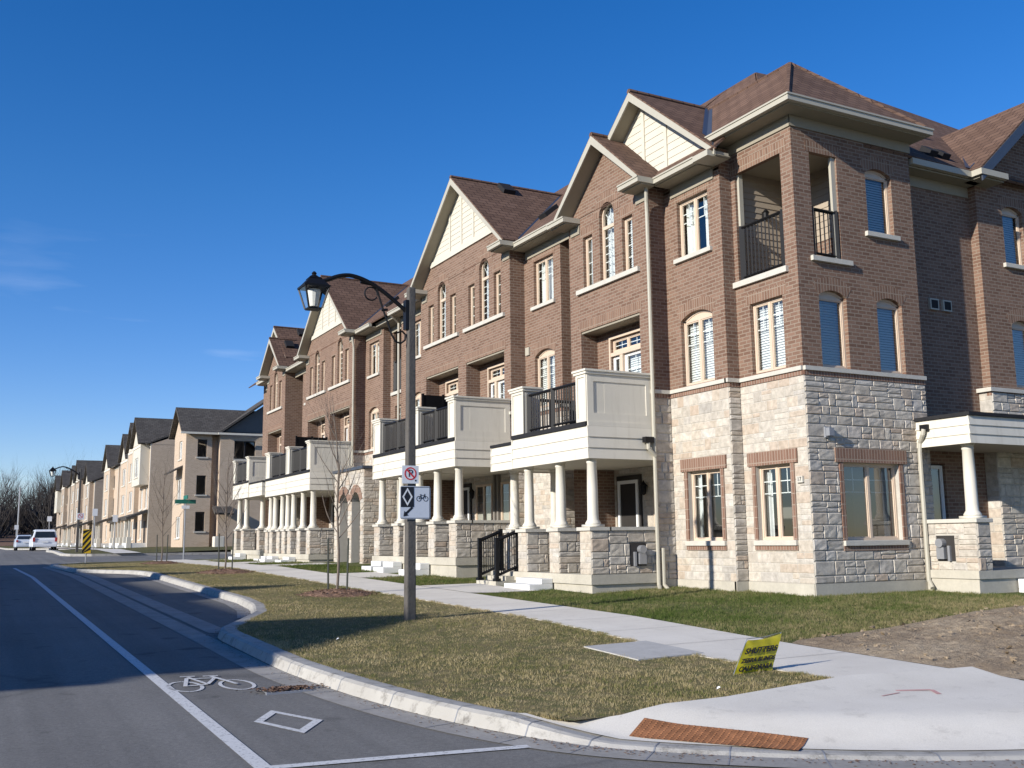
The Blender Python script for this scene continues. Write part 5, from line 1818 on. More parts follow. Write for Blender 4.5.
# ---- the rest of the row
def bay(H, y0, y1, covers):
    M = FX(XB)
    yc = (y0 + y1) / 2 - 0.08
    H.seg(M, y0, y1, 7.6, [(yc - 0.525, yc + 0.525, 5.98, 7.24), (yc - 0.525, yc + 0.525, 3.18, 4.74, 0.15)])
    H.bay_fit(M, yc, covers)
    H.eave(XB, y0 - 0.9, y1 - 0.1, 7.77)

def gap(H, y0, y1):
    M = FX(XR)
    H.seg(M, y0, y1, 7.6)

def tower_front(H, y0, y1):
    M = FX(XT)
    c = (y0 + y1) / 2 - 0.02
    H.seg(M, y0, y1, 8.0, [(c - 0.465, c + 0.465, 3.19, 4.61), (c - 0.67, c + 0.67, 5.14, 7.42)], [(c - 0.48, c + 0.48, -0.06, 1.37)])
    H.win(M, c - 0.465, c + 0.465, 3.19, 4.61, cover='blind', sill=False)
    H.win(M, c - 0.48, c + 0.48, -0.06, 1.37, cover='half')
    L = H.L
    soldier(H.sold, M, c - 0.55, c + 0.55, 4.612 + L, 4.83 + L)
    soldier(H.sold, M, c - 0.8, c + 0.8, 7.422 + L, 7.66 + L)
    H.band.box(M, c - 0.75, c + 0.75, 5.02 + L, 5.135 + L, -0.1, 0.07)
    railing(H.o, (XT + 0.06, c - 0.66), (XT + 0.06, c + 0.66), 5.14 + L, 6.26 + L)
    lp = MB()
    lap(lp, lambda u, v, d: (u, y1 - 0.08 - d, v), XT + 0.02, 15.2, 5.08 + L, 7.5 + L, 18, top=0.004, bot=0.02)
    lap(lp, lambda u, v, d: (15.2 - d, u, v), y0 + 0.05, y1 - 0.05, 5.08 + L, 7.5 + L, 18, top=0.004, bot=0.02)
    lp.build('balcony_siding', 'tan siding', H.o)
    m = MB()
    m.wbox(XT + 0.02, 15.25, y0 + 0.02, y1 - 0.02, 5.02 + L, 5.08 + L)
    m.wbox(XT + 0.02, 15.25, y0 + 0.02, y1 - 0.02, 7.5 + L, 7.56 + L)
    m.build('balcony_floor', 'khaki soffit', H.o)
    H.eave(XT, y0 - 0.3, y1 + 0.2, 7.77, 0.42)

L2 = 0.28
H2 = House('brown brick house next to the corner house, right half of the first wide gable', (13.0, 24.1, -1.0), L2)
gap(H2, 20.97, 22.18)
bay(H2, 22.18, 24.14, ('half', 'blind'))
H2.side(22.18, XB, XR, -0.85, 7.6)
H2.side(24.14, XG, XB, -0.85, 7.7)
H2.doors, H2.pwins = (25.0,), (26.4,)
gable_front(H2, 24.14, 27.2, (25.74,), 7.9)
v_ = MB()
v_.box(FX(XB), 23.86, 24.06, 4.70 + L2, 4.92 + L2, 0, 0.05)
v_.build('wall_vent', 'khaki trim', H2.o)
H2.gable(12.45, XG, 27.2, 10.68, 3.38, 0.845, 'siding', 8.62)
H2.returns(12.45, XG, 27.2, 3.38, 7.81)
H2.main_roof(20.95, 27.2)
H2.body(20.97, 27.2)
roof_vent(H2, (14.33, 24.4, 9.25), 0.82, 0)
roof_vent(H2, (14.2, 26.9, 10.72), 0, 0.845)
H2.finish()
porch(H2, 24.14, 27.18, [24.34, 25.72, 27.0], [(24.14, 24.58), (26.62, 27.12)], [(24.62, 26.58)], 24.14, screen=27.2, door_ys=(25.0,), white=((26.2, 0.8),))

H3 = House('brown brick house forming the left half of the first wide gable', (13.0, 30.2, -0.9), L2)
H3.doors, H3.pwins = (29.5,), (28.1,)
gable_front(H3, 27.2, 30.41, (28.74,), 7.9)
H3.brick.quad((XG, 30.41, -1), (XR, 30.41, -1), (XR, 30.41, 7.9), (XG, 30.41, 7.9))
M = FX(XB)
H3.seg(M, 30.43, 33.3, 7.6, [(31.3, 32.3, 5.98, 7.24), (31.3, 32.3, 3.18, 4.74, 0.15)])
H3.bay_fit(M, 31.8, ('blind', 'half'), 0.5)
H3.eave(XB, 30.5, 33.3, 7.77)
H3.main_roof(27.2, 33.3)
H3.body(27.2, 33.3)
H3.brick.quad((XB, 33.3, -1), (XT, 33.3, -1), (XT, 33.3, 7.9), (XB, 33.3, 7.9))
downspout(H3.o, [(12.8, 33.1, 7.95), (13.2, 33.3, 7.7), (13.22, 33.3, -0.6)])
H3.finish()
porch(H3, 27.22, 30.25, [27.5, 28.33, 29.95], [(29.65, 30.25)], [(27.25, 29.6)], 27.22 + 0.2 if False else 27.3, door_ys=(29.5,), white=((28.2, 0.8), (29.2, 0.8)), panel_far=30.25)

H4 = House('brown brick house with a stone arched entrance and a third-floor balcony', (13.2, 36.5, -0.85), L2)
tower_front(H4, 33.3, 35.07)
M = FX(XB)
H4.seg(M, 35.07, 36.97, 7.6, [(35.52, 36.57, 5.98, 7.24), (35.52, 36.57, 3.18, 4.74, 0.15)])
H4.bay_fit(M, 36.045, ('half', 'blind'))
H4.eave(XB, 35.2, 36.9, 7.77)
H4.side(35.07, XB, XT, -0.85, 7.6)
H4.side(36.97, XG, XB, -0.85, 7.7)
H4.doors, H4.pwins = (38.0,), (39.3,)
gable_front(H4, 36.97, 40.2, (38.72,), 7.9)
H4.gable(12.45, XG, 40.2, 10.65, 3.40, 0.84, 'siding', 8.58)
H4.returns(12.45, XG, 40.2, 3.40, 7.81)
H4.main_roof(33.3, 40.2)
H4.body(33.3, 40.2, 15.3)
downspout(H4.o, [(12.7, 36.85, 7.8), (12.78, 36.9, 7.4), (12.78, 36.9, -0.6)])
roof_vent(H4, (14.3, 36.6, 9.22), 0.82, 0)
# stone entrance with two arches
EN = node('stone_entrance', H4.o)
xe, ya, yb = 12.0, 33.45, 36.55
zt, zb = 2.5, -0.98
ar = [(33.75, 34.65, zb + 0.02, 1.72, 0.32), (35.05, 35.95, zb + 0.02, 1.72, 0.32)]
mo, st, rd = MB(), MB(), MB()
wall(mo, FX(xe), ya, yb, zb, zt, ar, 0.3)
stones(st, FX(xe), ya, yb, zb, zt, [(a, b, c, d + 0.1) for a, b, c, d, e in ar], 901, 0.012)
stones(st, FY(ya), xe, XT - 0.02, zb, zt, (), 902)
mo.quad(*[FY(ya)(u, v, 0) for u, v in ((xe, zb), (XT, zb), (XT, zt), (xe, zt))])
mo.quad((xe, yb, zb), (XB, yb, zb), (XB, yb, zt), (xe, yb, zt))
for a, b, c, d, e in ar: arch_ring(rd, FX(xe), a, b, d - e, e, 0.26, 0.035)
mo.build('entrance_wall', 'mortar', EN)
st.build('entrance_stone', 'ashlar stone', EN)
rd.build('entrance_arch', 'red accent brick', EN)
m = MB()
m.wbox(xe - 0.08, XT, ya - 0.08, yb + 0.08, zt + 0.002, zt + 0.1)
m.build('flat_roof', 'dark flashing', EN)
m = MB()
m.wbox(xe - 0.05, XT, ya - 0.05, yb + 0.05, -1.5, zb)
m.build('porch_slab', 'foundation concrete', EN)
for yc in (34.2, 35.5):
    w_ = MB()
    w_.wbox(xe - 0.4, xe - 0.052, yc - 0.5, yc + 0.5, -1.3, zb - 0.12)
    w_.build('precast_step', 'white precast', EN)
H4.finish()
porch(H4, 36.97, 40.18, [37.15, 38.4, 39.7], [(36.97, 37.4), (39.75, 40.16)], [(37.44, 39.7)], 36.97, screen=40.2, door_ys=(38.0,), white=((39.0, 0.8),))

H5 = House('brown brick house forming the left half of the second wide gable', (13.0, 43.0, -0.85), L2)
H5.doors, H5.pwins = (42.4,), (41.2,)
gable_front(H5, 40.2, 43.4, (41.76,), 7.9)
H5.brick.quad((XG, 43.4, -1), (XR, 43.4, -1), (XR, 43.4, 7.9), (XG, 43.4, 7.9))
M = FX(XB)
H5.seg(M, 43.42, 45.4, 7.6, [(43.9, 44.9, 5.98, 7.24), (43.9, 44.9, 3.18, 4.74, 0.15)])
H5.bay_fit(M, 44.4, ('half', 'half'), 0.5)
H5.eave(XB, 43.5, 46.6, 7.77)
gap(H5, 45.4, 46.7)
H5.main_roof(40.2, 46.7)
H5.body(40.2, 46.7)
downspout(H5.o, [(12.9, 43.6, 7.9), (13.1, 43.55, 7.6), (13.2, 43.5, 2.6)])
H5.finish()
porch(H5, 40.22, 43.35, [40.5, 41.3, 42.4, 43.1], [(42.75, 43.35)], [(40.25, 42.7)], 40.3, door_ys=(42.4,), white=((41.4, 0.8), (42.4, 0.7)), panel_far=43.35)

L6 = 0.40
H6 = House('brown brick house with a single small gable at the far end of its row', (13.0, 50.2, -0.85), L6)
H6.doors, H6.pwins = (49.2,), (47.6,)
gable_front(H6, 46.7, 50.0, (48.42,), 7.9)
H6.side(46.7, XG, XR, -0.85, 7.7)
H6.gable(12.45, XG, 48.35, 9.38, 1.90, 0.86, 'brick', 7.9, Xback=13.7, hw=1.66)
H6.returns(12.45, XG, 48.35, 1.90, 7.77)
H6.gable(12.9, XB, 49.3, 10.16, 2.93, 0.82, 'siding', 8.16, halfR=2.3)
M = FX(XB)
H6.seg(M, 50.0, 51.9, 7.6, [(50.4, 51.45, 5.98, 7.24), (50.4, 51.45, 3.18, 4.74, 0.15)])
H6.bay_fit(M, 50.925, ('half', 'blind'))
H6.eave(XB, 50.2, 52.0, 7.77)
H6.seg(FX(XT), 51.9, 53.7, 8.0)
H6.brick.quad((XG, 50.0, -1), (XB, 50.0, -1), (XB, 50.0, 8), (XG, 50.0, 8))
H6.brick.quad((XB, 51.9, -1), (XT, 51.9, -1), (XT, 51.9, 8), (XB, 51.9, 8))
H6.main_roof(46.7, 53.9)
H6.body(46.7, 53.7, 13.65, ends=(0, 1))
roof_vent(H6, (14.2, 48.9, 10.25), 0, 0.82)
roof_vent(H6, (13.3, 47.9, 9.42), 0, 0.86)
H6.finish()
porch(H6, 46.35, 49.4, [44.5, 46.1, 47.4, 48.75], [(46.35, 46.8), (49.0, 49.4)], [(46.84, 48.96)], 46.35, ledge=(44.05, 46.35), door_ys=(49.0,), white=((46.9, 0.9),), panel_far=49.4)

# ------------------------------------------------------------------ street lamps
def street_lamp(label, x, y, zg, group='black lantern street lamps'):
    R = thing('street_lamp', label, 'street lamp', (x, y, zg), group)
    top = zg + 5.24
    m = MB()
    m.add([(x + sx * w, y + sy * w, z) for z, w in ((zg - 0.2, 0.078), (top, 0.06)) for sx, sy in ((-1, -1), (1, -1), (1, 1), (-1, 1))],
          [(0, 1, 2, 3), (4, 5, 6, 7), (0, 1, 5, 4), (1, 2, 6, 5), (2, 3, 7, 6), (3, 0, 4, 7)])
    m.build('pole', 'weathered pole', R, bevel=0.02)
    # bowed arm towards the street, with scrolls under it
    z0 = top - 0.40
    m = MB()
    pts = []
    for i in range(25):
        t = i / 24
        px = x - 0.08 - 1.28 * t
        pz = z0 + 0.49 * sin(min(1, t * 1.28) * pi / 2) - (0.10 * ((t - 0.72) / 0.28) ** 2 if t > 0.72 else 0)
        pts.append((px, y, pz))
    m.tube(pts, 0.035, 8)
    m.wbox(x - 0.11, x - 0.055, y - 0.06, y + 0.06, z0 - 0.30, z0 + 0.18)
    m.build('arm', 'black metal', R, smooth=False)
    m = MB()
    c = (x - 0.68, top - 0.17)
    m.tube([(c[0] + 0.105 * cos(a), y, c[1] + 0.105 * sin(a)) for a in np.linspace(radians(-10), radians(335), 22)], 0.013, 6)
    m.tube([(x - 0.60, y, top - 0.04), (x - 0.56, y, top - 0.16), (x - 0.46, y, top - 0.45), (x - 0.38, y, top - 0.66), (x - 0.33, y, top - 0.80), (x - 0.26, y, top - 0.91),
            (x - 0.17, y, top - 0.93), (x - 0.10, y, top - 0.87), (x - 0.095, y, top - 0.78), (x - 0.15, y, top - 0.73), (x - 0.23, y, top - 0.76)], 0.016, 6)
    m.bar((x - 0.86, y, top + 0.0), (x - 0.60, y, top - 0.02), 0.035)
    m.bar((x - 0.50, y, top - 0.42), (x - 0.40, y, top - 0.40), 0.03)
    m.build('scroll', 'black metal', R)
    # four-sided lantern
    hx = x - 1.61
    hz = top - 0.14
    la = node('lantern', R)
    m = MB()
    def ring(z, w): return [(hx + sx * w * 0.82, y + sy * w * 0.82, hz + (z - hz) * 0.80) for sx, sy in ((-1, -1), (1, -1), (1, 1), (-1, 1))]
    fr = lambda a, b: m.add(ring(*a) + ring(*b), [(0, 1, 5, 4), (1, 2, 6, 5), (2, 3, 7, 6), (3, 0, 4, 7), (0, 1, 2, 3), (4, 5, 6, 7)])
    fr((hz - 0.06, 0.245), (hz - 0.02, 0.25))
    fr((hz - 0.018, 0.235), (hz + 0.13, 0.115))
    fr((hz + 0.132, 0.125), (hz + 0.16, 0.10))
    m.lathe((hx, y, hz + 0.125), [(0.06, 0), (0.075, 0.015), (0.04, 0.04), (0.03, 0.055), (0.042, 0.07), (0.015, 0.10)], 10)
    fr((hz - 0.475, 0.125), (hz - 0.445, 0.13))
    for sx, sy in ((-1, -1), (1, -1), (1, 1), (-1, 1)):
        m.bar((hx + sx * 0.105, y + sy * 0.105, hz - 0.36), (hx + sx * 0.185, y + sy * 0.185, hz - 0.04), 0.022)
    m.tube([(x - 1.36, y, z0 + 0.39), (hx + 0.06, y, hz + 0.05)], 0.033, 8)
    m.build('lantern_frame', 'black metal', la)
    m = MB()
    a, b = ring(hz - 0.445, 0.122), ring(hz - 0.06, 0.222)
    m.add(a + b, [(0, 1, 5, 4), (1, 2, 6, 5), (2, 3, 7, 6), (3, 0, 4, 7)])
    m.build('lantern_glass', 'lamp glass', la)
    m = MB()
    m.lathe((hx, y, hz - 0.33), [(0.06, 0), (0.08, 0.1), (0.105, 0.24), (0.09, 0.27)], 12)
    m.build('diffuser', 'lamp diffuser', la)
    return R

LX, LY = 6.12, 14.91
L_1 = street_lamp('tall lamp post carrying the bicycle lane sign, in the verge by the lay-by', LX, LY, ZS(LX, LY))
L_2 = street_lamp('small distant lamp post beyond the side street, with a pinkish sign on it', 6.1, 68.6, ZS(6.1, 68.6) - 0.1)

# signs on the near post, facing the traffic
def face(y):                                                     # maps a drawing in the x-z plane facing the camera side
    return lambda u, v, d: (u, y - d, v)

def bicycle(mb, M, cx, cz, s, d0, d1, w=0.012):
    def ln(p, q, ww=w):
        dx, dz_ = q[0] - p[0], q[1] - p[1]
        L = hypot(dx, dz_)
        nx, nz_ = -dz_ / L * ww / 2, dx / L * ww / 2
        mb.prism(M, [(cx + (p[0]) * s + nx, cz + p[1] * s + nz_), (cx + q[0] * s + nx, cz + q[1] * s + nz_), (cx + q[0] * s - nx, cz + q[1] * s - nz_), (cx + p[0] * s - nx, cz + p[1] * s - nz_)], d0, d1)
    for wx in (-0.55, 0.55):
        for k in range(16):
            a, b = 2 * pi * k / 16, 2 * pi * (k + 1) / 16
            ln((wx + 0.36 * cos(a), 0.36 * sin(a)), (wx + 0.36 * cos(b), 0.36 * sin(b)))
    for p, q in (((-.55, 0), (-.05, 0)), ((-.55, 0), (-.25, .5)), ((-.25, .5), (-.05, 0)), ((-.05, 0), (.4, .5)), ((-.25, .5), (.4, .5)), ((.55, 0), (.36, .68)), ((-.4, .62), (-.15, .62)), ((.3, .7), (.48, .66)), ((-.22, .5), (-.27, .62))):
        ln(p, q)

def no_parking(label, cx, y, cz, s=0.28, group=None, wide=None):
    T = thing('no_parking_sign', label, 'road sign', (cx, y, cz), group)
    F = face(y)
    m = MB()
    m.box(F, cx - s / 2, cx + s / 2, cz - s / 2, cz + s / 2, 0, 0.006)
    m.build('plate', 'sign white', T)
    m = MB()
    r0, r1 = s * 0.36, s * 0.29
    oy = s * 0.05
    for k in range(24):
        a, b = 2 * pi * k / 24, 2 * pi * (k + 1) / 24
        m.prism(F, [(cx + r * cos(t), cz + oy + r * sin(t)) for r, t in ((r0, a), (r0, b), (r1, b), (r1, a))], 0.006, 0.0085)
    q = s * 0.03
    c, d = r1 * 0.75, q
    m.prism(F, [(cx - c - d, cz + oy + c - d), (cx - c + d, cz + oy + c + d), (cx + c + d, cz + oy - c + d), (cx + c - d, cz + oy - c - d)], 0.006, 0.0105)
    m.build('red_ring', 'sign red', T)
    return T

sy = LY - 0.085
T = no_parking('square white no parking sign with a red slashed ring, on the near lamp post', 6.085, sy, 1.03)
words(T, 'P', 0.16, FACE_Y(6.085, sy - 0.0075, 1.045), 'sign black')
m = MB()
m.box(face(sy), 6.16, 6.185, 0.925, 0.95, 0.006, 0.008)
m.build('arrow_mark', 'sign black', T)
T = thing('cycle_lane_sign', 'square grey sign with white diamond on black, bicycle and arrow, under the no parking sign', 'road sign', (6.17, sy, 0.6))
F = face(sy)
m = MB()
cx, cz, s = 6.17, 0.595, 0.255
rr = 0.03
poly = []
for qx, qz, a0 in ((1, 1, 0), (-1, 1, 90), (-1, -1, 180), (1, -1, 270)):
    for a in (0, 30, 60, 90):
        poly.append((cx + qx * (s - rr) + rr * cos(radians(a0 + a)), cz + qz * (s - rr) + rr * sin(radians(a0 + a))))
m.prism(F, poly, 0, 0.006)
m.build('plate', 'sign grey', T)
m = MB()
m.box(F, cx - s + 0.012, cx - 0.025, cz - 0.07, cz + s - 0.012, 0.006, 0.0085)
for a in (0,):
    m.prism(F, [(cx - 0.20, cz - 0.215), (cx - 0.115, cz - 0.20), (cx - 0.185, cz - 0.13)], 0.006, 0.0085)
    m.prism(F, [(cx - 0.172, cz - 0.158), (cx - 0.145, cz - 0.185), (cx - 0.035, cz - 0.085), (cx - 0.062, cz - 0.062)], 0.006, 0.0078)
bicycle(m, F, cx + 0.115, cz + 0.06, 0.105, 0.006, 0.0085, 0.008)
for u0, u1, v0, v1 in ((cx - s + .008, cx + s - .008, cz + s - .018, cz + s - .01), (cx - s + .008, cx + s - .008, cz - s + .01, cz - s + .018), (cx + s - .018, cx + s - .01, cz - s + .018, cz + s - .018)):
    m.box(F, u0, u1, v0, v1, 0.006, 0.0082)
m.build('black_symbols', 'sign black', T)
m = MB()
dx, dz_, cz2, cx2 = 0.085, 0.14, cz + 0.088, cx - 0.134
for p, q in (((0, dz_), (dx, 0)), ((dx, 0), (0, -dz_)), ((0, -dz_), (-dx, 0)), ((-dx, 0), (0, dz_))):
    k = 0.70
    m.prism(F, [(cx2 + p[0], cz2 + p[1]), (cx2 + q[0], cz2 + q[1]), (cx2 + q[0] * k, cz2 + q[1] * k), (cx2 + p[0] * k, cz2 + p[1] * k)], 0.0085, 0.011)
m.build('white_diamond', 'sign white', T)

# leaning bag sign on a wire frame
T = thing('lawn_sign', 'small leaning yellow plastic sign on wire legs reading SHUTTERS, at the edge of the verge', 'yard sign', (6.9, 8.05, ZS(6.9, 8)))
zg = ZS(6.9, 8.05)
c00, c10 = Vector((6.70, 8.05, -1.335)), Vector((7.186, 8.05, -1.315))
c01, c11 = Vector((6.896, 8.05, -1.005)), Vector((7.342, 8.05, -0.962))
m = MB()
NX, NY = 14, 10
for side in (0, 1):
    for j in range(NY + 1):
        for i in range(NX + 1):
            a, b = i / NX, j / NY
            p = (c00 * (1 - a) + c10 * a) * (1 - b) + (c01 * (1 - a) + c11 * a) * b
            sag = 0.03 * sin(pi * a) * (b ** 3) - 0.012 * sin(pi * a)
            w = 0.003 * sin(a * 17 + b * 9) + 0.003 * sin(b * 23 + a * 4)
            m.v.append((p.x + w * 0.3, p.y - 0.012 + w + (0.03 if side else 0) * sin(pi * min(1, max(0, b))) , p.z - sag))
    o0 = side * (NX + 1) * (NY + 1)
    for j in range(NY):
        for i in range(NX):
            q = o0 + j * (NX + 1) + i
            m.f.append((q, q + 1, q + NX + 2, q + NX + 1))
bag = m.build('bag', 'yellow bag', T, smooth=True)
m = MB()
m.tube([tuple(c00 + Vector((-0.015, 0, -0.2))), tuple(c00), tuple(c01 + Vector((0, 0, .01))), tuple((c01 + c11) / 2 + Vector((0, 0, -0.005))), tuple(c11 + Vector((0, 0, .01))), tuple(c10), tuple(c10 + Vector((-0.05, 0, -0.25)))], 0.004, 6)
m.build('wire_frame', 'galvanised steel', T)
ux, uz = (c10 - c00).normalized(), (c01 - c00).normalized()
nrm = ux.cross(uz).normalized()
ctr = (c00 + c01 + c10 + c11) / 4
def bagtext(body, b, size):
    p = (c00 * .5 + c10 * .5) * (1 - b) + (c01 * .5 + c11 * .5) * b
    p = p + Vector((0, -0.024, 0))
    words(T, body, size, Matrix(((ux.x, uz.x, nrm.x, p.x), (ux.y, uz.y, nrm.y, p.y), (ux.z, uz.z, nrm.z, p.z), (0, 0, 0, 1))), 'sign black')
bagtext('SHUTTERS', 0.64, 0.088)
bagtext('ZEBRA BLINDS', 0.38, 0.066)
bagtext('CALIFORNIA', 0.16, 0.075)

# scraps on the grass
m = MB()
for k, (x, y) in enumerate(((5.95, 7.35), (4.25, 12.75))):
    z = ZS(x, y) + 0.03
    m = MB()
    m.add([(x - .022, y, z - .01), (x + .01, y - .015, z + .008), (x + .03, y + .01, z), (x, y + .02, z + .006), (x + .005, y, z + .016)], [(0, 1, 4), (1, 2, 4), (2, 3, 4), (3, 0, 4)])
    tag(m.build('litter', 'paper white', None, loc=(x, y, z)), ['tiny white paper scrap on the dry grass below the yellow sign', 'tiny white scrap lying in the shaded grass left of the lamp post'][k], 'litter', 'paper scraps on the verge')

# ------------------------------------------------------------------ saplings
def branch(mb, p, d, L, r, depth, rnd, up=0.25, n=4, split=(2, 3)):
    path, rad = [tuple(p)], [r]
    q = Vector(p)
    dd = Vector(d)
    for i in range(n):
        dd = (dd + Vector((rnd.uniform(-1, 1), rnd.uniform(-1, 1), rnd.uniform(-0.4, 0.8))) * 0.14 + Vector((0, 0, up * 0.15))).normalized()
        q = q + dd * L / n
        path.append(tuple(q))
        rad.append(r * (1 - 0.75 * (i + 1) / n) if depth else r * (1 - 0.9 * (i + 1) / n))
    mb.tube(path, rad, 5 if r > 0.01 else 3, caps=False)
    if depth <= 0: return
    for k in range(rnd.randint(*split)):
        i = rnd.randint(1, n)
        a = rnd.uniform(0, 2 * pi)
        nd = (dd + Vector((cos(a), sin(a), rnd.uniform(0.1, 0.6))) * rnd.uniform(0.5, 0.9)).normalized()
        branch(mb, path[i], nd, L * rnd.uniform(0.5, 0.75), max(rad[i] * 0.75, 0.0025), depth - 1, rnd, up, n, split)

def sapling(label, x, y, h, seed, stakes=2):
    zg = ZS(x, y)
    T = thing('young_tree', label, 'tree', (x, y, zg), 'bare saplings in the verge')
    rnd = random.Random(seed)
    m = MB()
    pts = [(x + 0.02 * sin(i), y + 0.02 * cos(i * 1.7), zg - 0.05 + (h * 0.62) * i / 6) for i in range(7)]
    m.tube(pts, [0.03 - 0.013 * i / 6 for i in range(7)], 7)
    m.build('trunk', 'bark', T)
    m = MB()
    for k in range(13):
        t = 0.42 + 0.58 * k / 12
        z = zg + h * 0.62 * t
        a = k * 2.4 + rnd.uniform(-.4, .4)
        branch(m, (x, y, z), Vector((cos(a), sin(a), 1.1)).normalized(), h * rnd.uniform(0.22, 0.36), 0.012, 2, rnd, 0.9, 4, (2, 3))
    branch(m, pts[-1], Vector((0, 0, 1)), h * 0.36, 0.02, 2, rnd, 0.9, 5, (3, 4))
    m.build('branches', 'bark', T)
    for sx in ((-0.17, 0.06), (0.19, -0.06))[:stakes]:
        m = MB()
        m.bar((x + sx[0], y + sx[1], zg - 0.1), (x + sx[0] * 1.1, y + sx[1], zg + 1.15), 0.03)
        m.build('stake', 'stake green', T)
    m = MB()
    R_, S_ = 18, 6
    for i in range(S_ + 1):
        r = 0.75 * i / S_
        for k in range(R_):
            a = 2 * pi * k / R_
            xx, yy = x + r * cos(a) * (1 + .1 * sin(3 * a)), y + r * sin(a) * (1.15 + .1 * cos(2 * a))
            m.v.append((xx, yy, ZS(xx, yy) - 0.02 + 0.10 * (1 - (i / S_) ** 2) + rnd.uniform(0, 0.035)))
    for i in range(S_):
        for k in range(R_):
            m.f.append((i * R_ + k, i * R_ + (k + 1) % R_, (i + 1) * R_ + (k + 1) % R_, (i + 1) * R_ + k))
    for k in range(500):
        a, r = rnd.uniform(0, 6.28), 0.85 * sqrt(rnd.random())
        xx, yy = x + r * cos(a), y + r * sin(a) * 1.15
        z = ZS(xx, yy) + 0.09 * max(0, 1 - (r / 0.75) ** 2) + 0.01
        b, s_ = rnd.uniform(0, 6.28), rnd.uniform(0.015, 0.045)
        m.quad((xx + cos(b) * s_, yy + sin(b) * s_, z), (xx - sin(b) * s_ * .3, yy + cos(b) * s_ * .3, z + rnd.uniform(0, .03)), (xx - cos(b) * s_, yy - sin(b) * s_, z + .01), (xx + sin(b) * s_ * .3, yy - cos(b) * s_ * .3, z + rnd.uniform(0, .03)))
    m.build('mulch_ring', 'mulch', T)
    return T
sapling('bare young tree between two dark stakes, left of the near lamp post', 6.84, 20.6, 4.3, 11)
sapling('bare young tree with dark stakes, standing second from the near lamp post', 6.86, 31.1, 3.7, 23)
sapling('bushier bare young tree near the end of the verge by the street name post', 7.0, 43.2, 4.1, 35)

# ------------------------------------------------------------------ sign posts near the side street and beyond
def post(label, name, cat, x, y, h, r=0.03, mat='galvanised steel', group=None, zg=None):
    zg = ZS(x, y) if zg is None else zg
    T = thing(name, label, cat, (x, y, zg), group)
    m = MB()
    m.tube([(x, y, zg - 0.2), (x, y, zg + h)], r, 8)
    m.build('post', mat, T)
    return T, zg
T, z = post('street name post with green plates at the far end of the pavement', 'street_name_sign', 'street sign', 9.46, 52.0, 2.75, 0.035, zg=-0.8)
m = MB()
m.wbox(8.95, 9.95, 51.98, 52.02, z + 2.75, z + 2.95)
m.wbox(9.44, 9.48, 51.5, 52.5, z + 2.97, z + 3.15)
m.build('name_plate', 'sign green', T)
m = MB()
m.wbox(9.27, 9.65, 51.94, 51.96, z + 2.5, z + 2.66)
m.build('small_plate', 'sign white', T)
T, z = post('yellow and black striped hazard marker at the tip of the verge', 'hazard_marker', 'road sign', 4.72, 48.8, 1.0, zg=ZS(4.72, 48.8))
m = MB()
hz0, hz1, hx0, hx1 = z + 0.42, z + 1.46, 4.55, 4.90
F = face(48.74)
m.box(F, hx0, hx1, hz0, hz1, 0, 0.008)
m.build('plate', 'sign yellow', T)
m = MB()
for k in range(-1, 5):
    v = hz0 + k * 0.28
    poly = [(hx0, v), (hx1, v + 0.44), (hx1, v + 0.58), (hx0, v + 0.14)]
    poly = [(u, min(max(w, hz0), hz1)) for u, w in poly]
    if poly[1][1] - poly[0][1] < 0.02 and poly[2][1] - poly[3][1] < 0.02: continue
    m.prism(F, poly, 0.008, 0.012)
m.build('black_stripes', 'sign black', T)
for k, (x, y, h, w, lab) in enumerate((
        (7.3, 112.0, 3.2, 0.42, 'white sign on a steel post standing behind the parked van'),
        (5.0, 128.0, 2.6, 0.42, 'small white sign on a post farthest down the street, left of the van'),
        (8.0, 78.0, 2.9, 0.34, 'white no parking sign on a post beside the distant lamp'),
        (9.6, 80.0, 2.5, 0.34, 'white sign on a thin post in front of the beige porches'))):
    T, z = post(lab, 'sign_post', 'road sign', x, y, h, 0.035, group='white signs down the street', zg=ZS(x, y) - 0.05)
    m = MB()
    m.box(face(y - 0.04), x - w / 2, x + w / 2, z + h - 0.5, z + h, 0, 0.01)
    m.build('plate', 'sign white', T)
T = no_parking('pinkish no parking sign fixed to the distant lamp post', 6.2, 68.45, 1.75, 0.4)

# ------------------------------------------------------------------ beige terraces across the side street
class Beige:
    def __init__(s, label, x, y, zg, brick='beige brick', group='beige townhouses beyond the side street'):
        s.o = thing('beige_townhouse', label, 'townhouse', (x, y, zg), group)
        s.w, s.t, s.r, s.d, s.c = MB(), Parts(), Parts(), Parts(), MB()
        s.bm = brick
        s.sd = int(y)
    def win(s, M, u0, u1, v0, v1, **k):
        s.sd += 1
        window(s.o, M, u0, u1, v0, v1, r=0.08, seed=s.sd, **{'detail': False, 'frame': 'white frame', 'cover': 'half', **k})
    def finish(s):
        for n, mb, mt in (('wall', s.w, s.bm), ('trim', s.t, 'cream board'), ('roof', s.r, 'grey shingle'), ('canopy', s.d, 'grey shingle'), ('gable_wall', s.c, 'slate board')):
            if isinstance(mb, Parts) or mb.v: mb.build(n, mt, s.o)

def gable_roof_x(H, y0, y1, xf, xb, ze, pitch=0.8, over=0.4):
    """a gable that looks over the street; its ridge runs away from it"""
    yc, half = (y0 + y1) / 2, (y1 - y0) / 2 + over
    za = ze + pitch * half
    for sg in (-1, 1):
        H.r.slab([(xf - over, yc + sg * half, ze), (xb, yc + sg * half, ze), (xb, yc, za), (xf - over, yc, za)], 0.14, 0.05)
    H.w.add([(xf, y0, ze), (xf, y1, ze), (xf, yc, za - 0.15)], [(0, 1, 2)])
    return za

